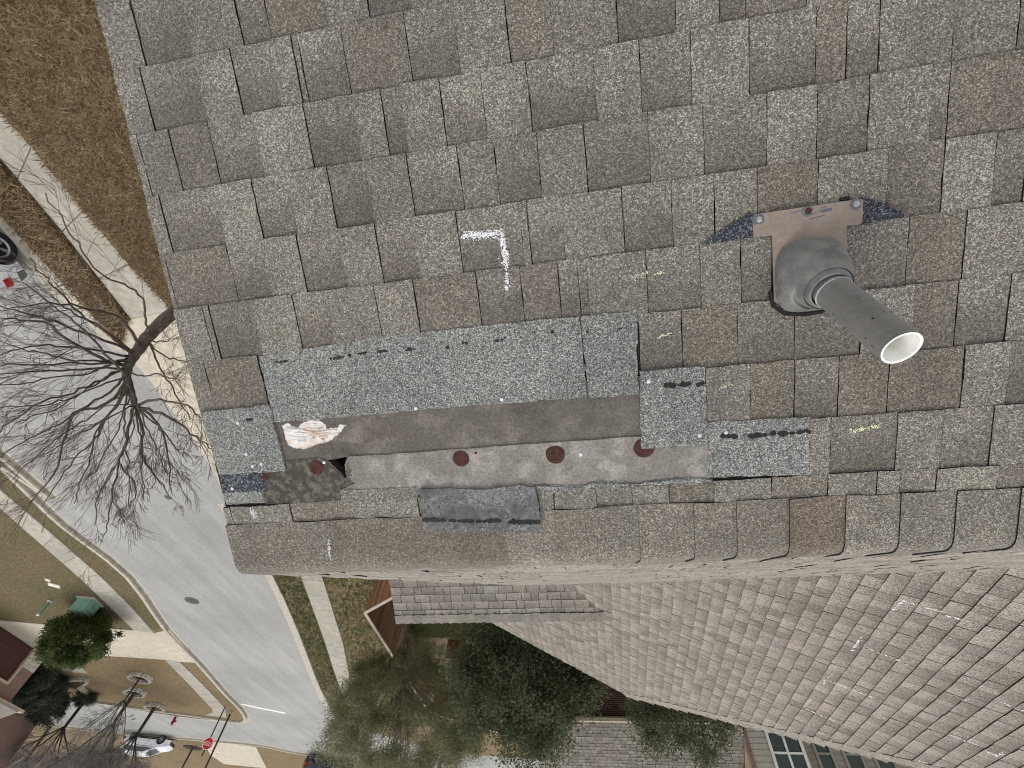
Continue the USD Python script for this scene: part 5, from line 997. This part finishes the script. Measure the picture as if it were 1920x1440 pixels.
# ================================================================== FENCE
F0, F1_, F2_ = [np.array(q) for q in DATA['fence_top'][:3]]; F3_, F4_ = [np.array(q) for q in DATA['fence_top'][3:]]
def fence(name, label, a, b, m, hgt=1.78, face=1, bw=.14, cap=True):
    d = b - a; l = np.linalg.norm(d); d = d / l; n_ = np.array([-d[1], d[0]]) * face; ang = math.degrees(math.atan2(d[1], d[0]))
    t = thing(name, label, 'fence', (a[0], a[1], 0), ang); nb = int(l / bw)
    for k in range(nb): obj('board', box(((k + .5) * bw, rng.uniform(-.002, .002), hgt / 2 + .02 + rng.uniform(-.008, .008)), (bw - .008, .018, hgt)), m, t)
    for z in (.35, 1.0, 1.6): obj('rail', box((l / 2, -.045 * face, z), (l - .02, .06, .09)), m, t)
    for k in range(int(l / 2.4) + 1): obj('post', box((min(.06 + k * 2.4, l - .06), -.12 * face, hgt / 2), (.09, .09, hgt - .02)), m, t)
    if cap: obj('cap_rail', box((l / 2, -.03 * face, hgt + .05), (l + .04, .15, .035)), 'fence_cap', t)
d01 = (F0 - F1_) / np.linalg.norm(F0 - F1_)
fence('wooden_fence', 'brown board fence section with a pale cap rail running under the small gable roof', F1_, F0 + d01 * 3.0, 'fence_wood', face=1)
fence('wooden_fence', 'wooden fence running along the sidewalk side of the yard under the olive tree', F2_ + (F3_ - F2_) * .9, F1_ + np.array([-.02, -.09]), 'fence_wood', face=-1)
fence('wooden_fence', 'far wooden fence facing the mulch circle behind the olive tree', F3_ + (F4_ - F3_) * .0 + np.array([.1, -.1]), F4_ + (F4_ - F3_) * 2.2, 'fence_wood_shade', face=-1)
p0, p1 = [np.array(q) for q in DATA['panel']]
fence('board_fence', 'short panel of reddish brown boards standing on the green grass', p0, p1 + [.25, 0], 'fence_wood', hgt=1.0, cap=False)
wp = thing('white_post', 'slim white post beside the grey side wall', 'post', (-6.24, -24.87, 0)); obj('shaft', rbox((0, 0, .62), (.10, .10, 1.3), .01), 'trim_white', wp); obj('cap', rbox((0, 0, 1.29), (.14, .14, .05), .01), 'trim_white', wp)
gs_ = np.random.RandomState(5)
scatter('grass', Polygon([(-9.9, -19.9), (-10.8, -27), (-6.5, -27), (-6.2, -20.5)]), 9000, ['grass_blade_green', 'grass_blade_green', 'straw_dark'], 'green grass in the fenced yard', 77)
# ================================================================== STREET THINGS
tx = thing('utility_box', 'pale green metal utility box with a sloping lid beside the round bush', 'utility box', (DATA['transformer'][1][0], DATA['transformer'][1][1], 0), 0)
A_, B_, C_ = [np.array(q) for q in DATA['transformer']]; ex = (C_ - B_); lx = np.linalg.norm(ex); ex /= lx; ey = np.array([ex[1], -ex[0]]); ey = ey if ey[0] < 0 else -ey; T4 = np.eye(4); T4[:2, 0] = ex; T4[:2, 1] = ey; dp = .85
if np.cross(ex, ey) < 0: pass
def TX(mm): 
    q = mm.copy(); q.apply_transform(T4); 
    if np.linalg.det(T4[:3, :3]) < 0: q.invert()
    return q
hb_ = .62
obj('pad', TX(box((lx / 2, dp / 2, .03), (lx + .2, dp + .2, .08))), 'concrete_walk', tx)
bodyp = Polygon([(0, .07), (dp, .07), (dp, hb_ + .04), (.12, hb_ + .04), (0, hb_ - .10)]); bb_ = trimesh.creation.extrude_polygon(bodyp, lx, engine='earcut'); bb_.vertices = bb_.vertices[:, [2, 0, 1]]; obj('cabinet', TX(bb_), 'painted_green', tx)
obj('lid', TX(rbox((lx / 2, dp * .56, hb_ + .06), (lx + .04, dp * .88 + .04, .05), .012)), 'painted_green', tx)
for k in (.25, .75): obj('door_panel', TX(rbox((lx * k, -.006, .32), (lx * .46, .02, .44), .006)), 'painted_green', tx)
obj('handle', TX(rbox((lx * .5, -.03, .34), (.03, .04, .14), .008)), 'iron', tx)
gp = thing('marker_post', 'thin green marker post with white ends on the lawn', 'post', (DATA['green_post'][0], DATA['green_post'][1], 0)); gh = DATA['green_post'][2]
obj('shaft', trimesh.creation.cylinder(.075, gh, sections=14, transform=trimesh.transformations.translation_matrix((0, 0, gh / 2))), 'painted_green', gp, smooth=40); obj('cap', lathe([(0, gh + .05), (.07, gh + .045), (.085, gh + .02), (.085, gh - .03), (.0, gh - .03)], 14), 'trim_white', gp, smooth=40); obj('collar', lathe([(.08, 0), (.12, 0), (.12, .05), (.08, .06)], 14), 'trim_white', gp)
for k, (q, lab, s_) in enumerate(((DATA['lid'][0], 'pale rectangular meter lid on the lawn', (.55, .36)), (DATA['lid2'][0], 'small pale round lid on the lawn', (.22, .22)))):
    ml = thing('meter_lid', lab, 'lid', (q[0], q[1], 0), -40); obj('frame', rbox((0, 0, .01), (s_[0] + .08, s_[1] + .08, .04), .01), 'concrete_walk', ml); obj('cover', rbox((0, 0, .03), (*s_, .03), .012), 'trim_white', ml)
# stop sign
sx, sy, sz = DATA['stop']; vdir = np.array([-sx, -sy]); 
ss = thing('stop_sign', 'red octagonal stop sign on a thin dark post at the street corner', 'sign', (sx, sy, 0), math.degrees(math.atan2(vdir[1], vdir[0])) + 90 - 14)
obj('post', box((0, .04, 1.55), (.085, .06, 3.35)), 'pole_dark', ss)
def octo(r): return Polygon([(r * math.cos(math.radians(22.5 + 45 * k)), r * math.sin(math.radians(22.5 + 45 * k))) for k in range(8)])
def upright(mm, z, y): q = mm.copy(); q.vertices = np.c_[q.vertices[:, 0], -q.vertices[:, 2] + y, q.vertices[:, 1] + z]; return q
zs = 2.42
pa = obj('plate', upright(prism(octo(.405), 0, .004), zs, 0), 'sign_white', ss); obj('face', upright(prism(octo(.375), .0042, .006), zs, 0), 'stop_red', pa)
tm_ = meshkit.text_mesh('STOP', .26, .002); b_ = tm_.bounds; tm_.apply_translation((-(b_[0][0] + b_[1][0]) / 2, -(b_[0][1] + b_[1][1]) / 2, .0062)); tm_.apply_scale((.62 / (b_[1][0] - b_[0][0]), 1, 1)); obj('lettering', upright(tm_, zs, 0), 'sign_white', pa)
dp_ = thing('street_pole', 'tall plain dark pole standing beside the stop sign', 'pole', (DATA['pole2'][0], DATA['pole2'][1], 0)); obj('shaft', lathe([(.085, 0), (.075, .4), (.065, 4.4), (0, 4.4)], 14), 'pole_dark', dp_, smooth=40); obj('base', lathe([(0, .0), (.16, 0), (.16, .05), (.10, .08), (.086, .2)], 14), 'stone_light', dp_)
hx, hy, hh_ = DATA['hydrant']; hd = thing('fire_hydrant', 'dark red fire hydrant at the edge of the side street', 'hydrant', (hx, hy, 0), 30)
obj('barrel', lathe([(.17, 0), (.17, .05), (.11, .06), (.105, .46), (.15, .47), (.15, .52), (.12, .53), (.115, .60), (.07, .68), (.03, .70), (.03, .75), (0, .75)], 18), 'hydrant_red', hd, smooth=35)
for k, (r1, l1) in enumerate(((.075, .17), (.05, .16), (.05, .16))):
    c = trimesh.creation.cylinder(r1, l1, sections=12); c.apply_transform(trimesh.transformations.rotation_matrix(math.pi / 2, (1, 0, 0))); c.apply_translation((0, -l1 * .75, .40)); c.apply_transform(rotz(k * math.pi / 2 if k < 2 else -math.pi / 2)); obj('outlet', c, 'hydrant_red', hd, smooth=35)
# ================================================================== CARS
def car(name, label, loc, rz, paint, H_=1.5, style='hatch', trim='car_trim', L_=4.5, W_=1.80, WR=None):
    t = thing(name, label, 'car', loc, rz)
    a, b = -L_ / 2, L_ / 2
    if style == 'hatch': prof = [(a + .05, .42), (a, .62), (a + .04, .95), (a + .22, H_ - .18), (a + .55, H_ - .02), (-.2, H_), (.35, H_ - .06), (1.15, .98), (b - .35, .84), (b - .04, .68), (b, .5), (b - .06, .3), (a + .1, .28)]
    else: prof = [(a + .05, .45), (a, .65), (a + .03, 1.05), (a + .18, H_ - .15), (a + .4, H_), (.1, H_), (.5, H_ - .08), (1.1, 1.12), (b - .25, 1.0), (b - .03, .8), (b, .5), (b - .06, .32), (a + .1, .32)]
    W2 = W_ / 2
    plan = Polygon([(a, -W2 * .86), (a + .25, -W2), (b - .8, -W2), (b - .15, -W2 * .84), (b, -W2 * .55), (b, W2 * .55), (b - .15, W2 * .84), (b - .8, W2), (a + .25, W2), (a, W2 * .86)])
    front = [(-W2 * .93, .2), (-W2, .5), (-W2, .78), (-W2 * .955, .98), (-W2 * .76, H_ - .06), (-W2 * .60, H_ + .02), (W2 * .60, H_ + .02), (W2 * .76, H_ - .06), (W2 * .955, .98), (W2, .78), (W2, .5), (W2 * .93, .2)]
    def exy(poly, w): q = trimesh.creation.extrude_polygon(poly, 2 * w, engine='earcut'); q.vertices = np.c_[q.vertices[:, 0], -(q.vertices[:, 2] - w), q.vertices[:, 1]]; return man(q)
    fx = trimesh.creation.extrude_polygon(Polygon(front), L_ + 1, engine='earcut'); fx.vertices = np.c_[fx.vertices[:, 2] - L_ / 2 - .5, fx.vertices[:, 0], fx.vertices[:, 1]]; fx = man(fx)
    pf = Polygon(prof).buffer(-.05).buffer(.05, quad_segs=4)
    body = exy(pf, 1.2) ^ fx ^ man(prism(plan.buffer(-.06).buffer(.06, quad_segs=4), 0, 2.2))
    wb = L_ * .295; WR = WR or (.34 if style == 'hatch' else .37)
    fat = body.scale((1.0015, 1.008, 1.0))
    for x in (-wb, wb): body = body - m3.Manifold.cylinder(3, WR + .055, WR + .055, 28, True).rotate((90, 0, 0)).translate((x, 0, WR))
    def slim(poly, w): return exy(Polygon(poly), w)
    bo = obj('body', tri(body), paint, t)
    zt = H_ - .16; zb_ = 1.0 if style == 'hatch' else 1.12
    side = [(-1.75 if style == 'hatch' else a + .32, zb_), (-1.6 if style == 'hatch' else a + .4, zt), (.18, zt), (.92, zb_ + .01)]
    glass = slim([side[0], side[1], (-.75, zt), (-.75, zb_)], 1.2) + slim([(-.68, zb_), (-.68, zt), side[2], side[3]], 1.2)
    g_ = (fat ^ glass) - man(box((0, 0, 1), (6, W_ * .60, 3)))
    obj('side_windows', tri(g_), 'car_glass', t)
    ws = fat.translate((.012, 0, .008)) ^ exy(Polygon([(.42, H_ - .09), (1.08, zb_ + .02), (1.4, zb_ + .06), (.7, H_)]), W2 * .68); obj('windscreen', tri(ws), 'car_glass', t)
    rw_ = fat.translate((-.012, 0, .004)) ^ exy(Polygon([(a - .1, zb_ + .02), (a + .12, zb_ + .02), (a + .40, H_ - .08), (a - .1, H_ - .08)]), W2 * .62); obj('rear_window', tri(rw_), 'car_glass', t)
    obj('sill', tri((body.scale((1.001, 1.004, 1)) ^ man(box((0, 0, .3), (2 * wb - 2 * WR - .15, 3, .16))))), trim, t)
    obj('rear_bumper', tri(fat.translate((-.012, 0, 0)) ^ man(box((a, 0, .47), (.5, 3, .22)))), 'bumper_grey' if paint == 'car_white' and style == 'suv' else trim, t)
    obj('grille', tri(fat.translate((.012, 0, 0)) ^ man(box((b, 0, .5), (.34, W_ * .62, .26)))), 'car_trim', t)
    for s_ in (-1, 1):
        obj('headlight', tri(fat.translate((.01, 0, .004)) ^ man(box((b - .2, s_ * W2 * .74, .72), (.5, .34, .14)))), 'headlight', t)
        obj('tail_light', tri(fat.translate((-.014, 0, 0)) ^ man(box((a + .05, s_ * W2 * .80, .90), (.34, .36, .2)))), 'tail_red', t)
        obj('mirror', rbox((.78, s_ * (W2 + .07), zb_ + .04), (.14, .2, .13), .04), paint, t, smooth=30)
        for x in (-wb, wb):
            ty = lathe([(WR * .66, -.10), (WR * .93, -.105), (WR, -.085), (WR, .085), (WR * .93, .105), (WR * .66, .10)], 30); ty.apply_transform(trimesh.transformations.rotation_matrix(math.pi / 2, (1, 0, 0))); ty.apply_translation((x, s_ * (W2 - .12), WR)); wh = obj('wheel', ty, 'tyre_rubber', t, smooth=40)
            hub = [lathe([(WR * .56, .02), (WR * .68, .05), (WR * .68, .09), (WR * .62, .095), (WR * .56, .06)], 30), trimesh.creation.cylinder(WR * .16, .06, sections=14, transform=trimesh.transformations.translation_matrix((0, 0, .05)))]
            for k in range(5):
                for e in (-.11, .11):
                    sp2 = box((WR * .37, 0, .05), (WR * .56, .032, .04)); sp2.apply_transform(rotz(k * 2 * math.pi / 5 + e)); hub.append(sp2)
            hq = cat(hub); hq.apply_transform(trimesh.transformations.rotation_matrix(math.pi / 2 * s_ * -1, (1, 0, 0))); hq.apply_translation((x, s_ * (W2 - .12), WR)); obj('rim', hq, 'alloy', wh, smooth=30)
            dk = trimesh.creation.cylinder(WR * .66, .12, sections=20); dk.apply_transform(trimesh.transformations.rotation_matrix(math.pi / 2, (1, 0, 0))); dk.apply_translation((x, s_ * (W2 - .15), WR)); obj('brake_disc', dk, 'dark_interior', wh)
    return t
mat('car_glass', (.012, .016, .018), (.02, .026, .028), 2, .06, spec=.7)
car('parked_car', 'white car with red tail lamps parked under the bare street tree at the picture edge', (-16.10, -.95, .004), 95.7, 'car_white', 1.75, 'suv', L_=4.7, WR=.45)
w0, w1 = [np.array(q) for q in DATA['car2']]; dd = w1 - w0; dd /= np.linalg.norm(dd); nn = np.array([dd[1], -dd[0]]); c_ = (w0 + w1) / 2 + nn * .95
car('parked_car', 'white hatchback with dark windows parked on the side street behind the bare trees', (c_[0], c_[1], .004), math.degrees(math.atan2(dd[1], dd[0])), 'car_white', 1.5, 'hatch', L_=4.4)
s0_ = np.array(DATA['suv'][0]); dd = np.array([.83, -.56]); nn = np.array([dd[1], -dd[0]]); c_ = s0_ + dd * 1.42 + nn * .95
car('parked_car', 'black car half hidden by the olive tree at the far kerb', (c_[0], c_[1], .004), math.degrees(math.atan2(dd[1], dd[0])), 'car_black', 1.75, 'suv', L_=4.8)
# ================================================================== HOUSE ACROSS THE STREET (garage)
gh_ = thing('garage_house', 'brick house across the street with a dark red garage door', 'house')
a0 = np.array(DATA['garage'][0]); dr = np.array(DATA['garage'][1]); cr = np.array(DATA['garage'][3]); fd = (dr - a0) / np.linalg.norm(dr - a0); fn_ = np.array([-fd[1], fd[0]]); fn_ = fn_ if fn_[0] > 0 else -fn_
FT = np.eye(4); FT[:2, 0] = fd; FT[:2, 1] = -fn_ ; FT[:2, 3] = dr  # x along facade, y inwards
def FW(mm):
    q = mm.copy(); q.apply_transform(FT)
    if np.linalg.det(FT[:3, :3]) < 0: q.invert()
    return q
pw = float((cr - dr) @ fd); dw = 4.9
obj('garage_door', FW(cat([box((-dw / 2, .16, .26 + k * .505), (dw, .05, .495)) for k in range(4)])), 'garage_red', gh_)
obj('door_trim', FW(cat([box((.07, .02, 1.03), (.14, .12, 2.06)), box((-dw - .07, .02, 1.03), (.14, .12, 2.06)), box((-dw / 2, .02, 2.13), (dw + .28, .12, .14))])), 'trim_beige', gh_)
obj('wall', FW(cat([box(((.14 + pw) / 2, .2, 1.5 + .55), (pw - .14, .4, 1.9)), box((-dw / 2 + .0, .2, 2.6), (dw + .28, .4, .8)), box((-dw - .8, .2, 1.5), (1.3, .4, 3.0)), box((pw - .2, 4.2, 1.5), (.4, 7.6, 3.0))])), 'brick_red', gh_)
for k in range(4): obj('stone', FW(rbox(((.14 + pw) / 2, .18, .14 + k * .275), (pw - .12, .46, .27), .02)), 'stone_light', gh_)
obj('eave', FW(box((-2.2, .1, 3.06), (9, 1.3, .16))), 'trim_beige', gh_)
rfm = prism(Polygon([(-6.7, -.6), (pw + .5, -.6), (pw + .5, 5), (-6.7, 5)]), 0, .1); rfm.vertices[:, 2] += 3.12 + .5 * (rfm.vertices[:, 1] + .6); obj('roof', FW(rfm), 'far_shingle_granules', gh_)
W0, W1 = np.array([-40.4, -29.9]), np.array([-43.6, -36.0]); wd_ = (W1 - W0); wl_ = np.linalg.norm(wd_)
q = box((wl_ / 2, 3, 2.6), (wl_, 6, 5.2)); q.apply_transform(rotz(math.atan2(wd_[1], wd_[0]))); q.apply_translation((W0[0], W0[1], 0)) ; 
nw_ = np.array([-wd_[1], wd_[0]]) / wl_; 
if nw_[0] > 0: q = box((wl_ / 2, -3, 2.6), (wl_, 6, 5.2)); q.apply_transform(rotz(math.atan2(wd_[1], wd_[0]))); q.apply_translation((W0[0], W0[1], 0))
obj('side_wall', q, 'brick_red', gh_)
# ================================================================== NEIGHBOUR HOUSE
nb = thing('neighbour_house', 'neighbour house of dark brick with a cream sided wing behind the trees', 'house')
YN = -20.0; EZ = 5.98
wins = [(1.35, 1.95, 4.4, 5.62), (-.9, -.2, 3.9, 5.2)]
wall = Polygon([(-2.2, 0), (4.6, 0), (4.6, EZ), (-2.2, EZ)])
for x0, x1, z0, z1 in wins: wall = wall.difference(Polygon([(x0, z0), (x1, z0), (x1, z1), (x0, z1)]))
def onwall(poly, y0, y1): q = trimesh.creation.extrude_polygon(poly, y1 - y0, engine='earcut'); q.vertices = np.c_[q.vertices[:, 0], y1 - q.vertices[:, 2], q.vertices[:, 1]]; return q
obj('wall', cat([onwall(wall, YN - .3, YN), box((1.2, YN - 3, EZ / 2 - .1), (6.6, 5.2, EZ - .3))]), 'brick_dark', nb)
sc_ = [box((-2.2 + (k + .5) * .068, YN + .008, EZ - .11), (.058, .03, .2)) for k in range(99)]
obj('soldier_course', cat(sc_), 'brick_dark', nb, kind='stuff')
for x0, x1, z0, z1 in wins:
    w_ = obj('window', cat([box(((x0 + x1) / 2, YN - .1, z0 + .03), (x1 - x0, .06, .06)), box(((x0 + x1) / 2, YN - .1, z1 - .03), (x1 - x0, .06, .06)), box((x0 + .03, YN - .1, (z0 + z1) / 2), (.06, .06, z1 - z0 - .12)), box((x1 - .03, YN - .1, (z0 + z1) / 2), (.06, .06, z1 - z0 - .12))]), 'siding_tan', nb)
    obj('pane', box(((x0 + x1) / 2, YN - .11, (z0 + z1) / 2), (x1 - x0 - .12, .012, z1 - z0 - .12)), 'window_glass', w_)
obj('fascia', box((1.1, YN + .42, EZ + .03), (7.2, .03, .17)), 'trim_beige', nb)
obj('soffit', box((1.1, YN + .2, EZ + .01), (7.2, .41, .02)), 'trim_beige', nb)
obj('gutter', box((1.1, YN + .50, EZ + .08), (7.2, .12, .11)), 'trim_beige', nb)
rfn = trimesh.Trimesh([(-2.6, YN + .45, EZ + .1), (4.62, YN + .45, EZ + .1), (4.62, YN - 6, EZ + 3.32), (-2.6, YN - 6, EZ + 3.32)], [(0, 1, 2), (0, 2, 3), (0, 2, 1), (0, 3, 2)], process=False)
rn = obj('roof', rfn, 'asphalt_edge', nb); tb_ = []; nN = np.array([0, SN, CS])
for k in range(24):
    x = -2.6; yb = YN + .47 - k * EXP * CS
    while x < 4.55:
        w = rb.uniform(.14, .3); e = min(x + w, 4.6); yt = yb - .165 * CS; hh = rb.choice((.008, .014)); z_ = lambda y: EZ + .1 + .5 * (YN + .45 - y)
        P4 = np.array([[x + .006, yb, z_(yb)], [e - .006, yb, z_(yb)], [e - .006, yt, z_(yt)], [x + .006, yt, z_(yt)]]) + nN * np.array([hh, hh, hh - .006, hh - .006])[:, None]
        tb_.append(slabtab(P4[[1, 0, 3, 2]], (nN, .018), rb.uniform(-.42, .05), rb.uniform(0, .4))); x = e
q, mk = merge(tb_); obj('shingle', q, 'far_shingle_granules', rn, mk=mk, kind='stuff')
# cream sided wing
x0w, x1w, x2w = 4.72, 6.42, 9.5
obj('corner_brick', box((4.66, YN - .1, 4.3), (.12, .3, 8.6)), 'brick_red', nb)
wing_w = (5.40, 6.30, 6.22, 7.72)
for k in range(52):
    z0 = .1 + k * .165; cuts = [(x0w, x1w)]
    if z0 + .16 > wing_w[2] - .09 and z0 < wing_w[3] + .09: cuts = [(x0w, wing_w[0] - .09), (wing_w[1] + .09, x1w)]
    for c0, c1 in cuts:
        b3 = box(((c0 + c1) / 2, YN - .01, z0 + .0825), (c1 - c0, .02, .175)); b3.vertices[:, 1] += np.where(b3.vertices[:, 2] > z0 + .08, -.012, .008); obj('siding_board', b3, 'siding_cream', nb)
    b3 = box(((x1w + x2w) / 2, YN - .3, z0 + .0825), (x2w - x1w, .02, .175)); b3.vertices[:, 1] += np.where(b3.vertices[:, 2] > z0 + .08, -.012, .008)
    cuts = [(x1w + .02, x2w)] if not (z0 + .16 > 6.1 and z0 < 7.9) else [(x1w + .02, 6.78), (7.32, 7.62), (8.2, 8.5), (9.1, x2w)]
    for c0, c1 in cuts:
        b3 = box(((c0 + c1) / 2, YN - .31, z0 + .0825), (c1 - c0, .02, .175)); b3.vertices[:, 1] += np.where(b3.vertices[:, 2] > z0 + .08, -.012, .008); obj('siding_board', b3, 'siding_tan', nb)
obj('corner_board', box((x1w, YN - .15, 4.3), (.03, .30, 8.6)), 'siding_tan', nb)
obj('sheathing', cat([box((5.57, YN - .28, 4.3), (1.68, .4, 8.6)), box((7.95, YN - .75, 4.3), (3.0, .4, 8.6))]), 'dark_interior', nb)
def window(x0, x1, z0, z1, y, frame, cols=2, split=.36):
    fr = [box(((x0 + x1) / 2, y, z0 - .045), (x1 - x0 + .18, .07, .09)), box(((x0 + x1) / 2, y, z1 + .045), (x1 - x0 + .18, .07, .09)), box((x0 - .045, y, (z0 + z1) / 2), (.09, .07, z1 - z0)), box((x1 + .045, y, (z0 + z1) / 2), (.09, .07, z1 - z0))]
    w_ = obj('window', cat(fr), frame, nb); xs = np.linspace(x0, x1, cols + 1); zm = z0 + (z1 - z0) * split
    for xx in xs[1:-1]: obj('mullion', box((xx, y, (z0 + z1) / 2), (.07, .05, z1 - z0)), frame, w_)
    obj('mullion', box(((x0 + x1) / 2, y + .002, zm), (x1 - x0, .05, .055)), frame, w_)
    for xa, xb in zip(xs[:-1], xs[1:]):
        for za, zc in ((z0, zm), (zm, z1)): obj('pane', box(((xa + xb) / 2, y - .02, (za + zc) / 2), (xb - xa - .06, .01, zc - za - .05)), 'window_glass', w_)
    obj('blind', box(((x0 + x1) / 2, y - .055, zm + (z1 - zm) / 2), (x1 - x0, .01, z1 - zm)), 'blind_green', w_)
window(*wing_w, YN + .01, 'window_frame')
window(6.86, 7.24, 6.2, 7.8, YN - .29, 'siding_tan', 1, .3); window(7.70, 8.12, 6.2, 7.8, YN - .29, 'siding_tan', 1, .3); window(8.58, 9.02, 6.2, 7.8, YN - .29, 'siding_tan', 1, .3)
obj('downspout', tube(smoothline([(4.5, YN + .35, 6.25), (4.25, YN + .4, 6.05), (3.9, YN + .3, 5.9), (3.5, YN + .2, 5.82), (3.35, YN + .12, 5.5), (3.35, YN + .1, 0.2)], 3), .045, 8), 'trim_beige', nb)
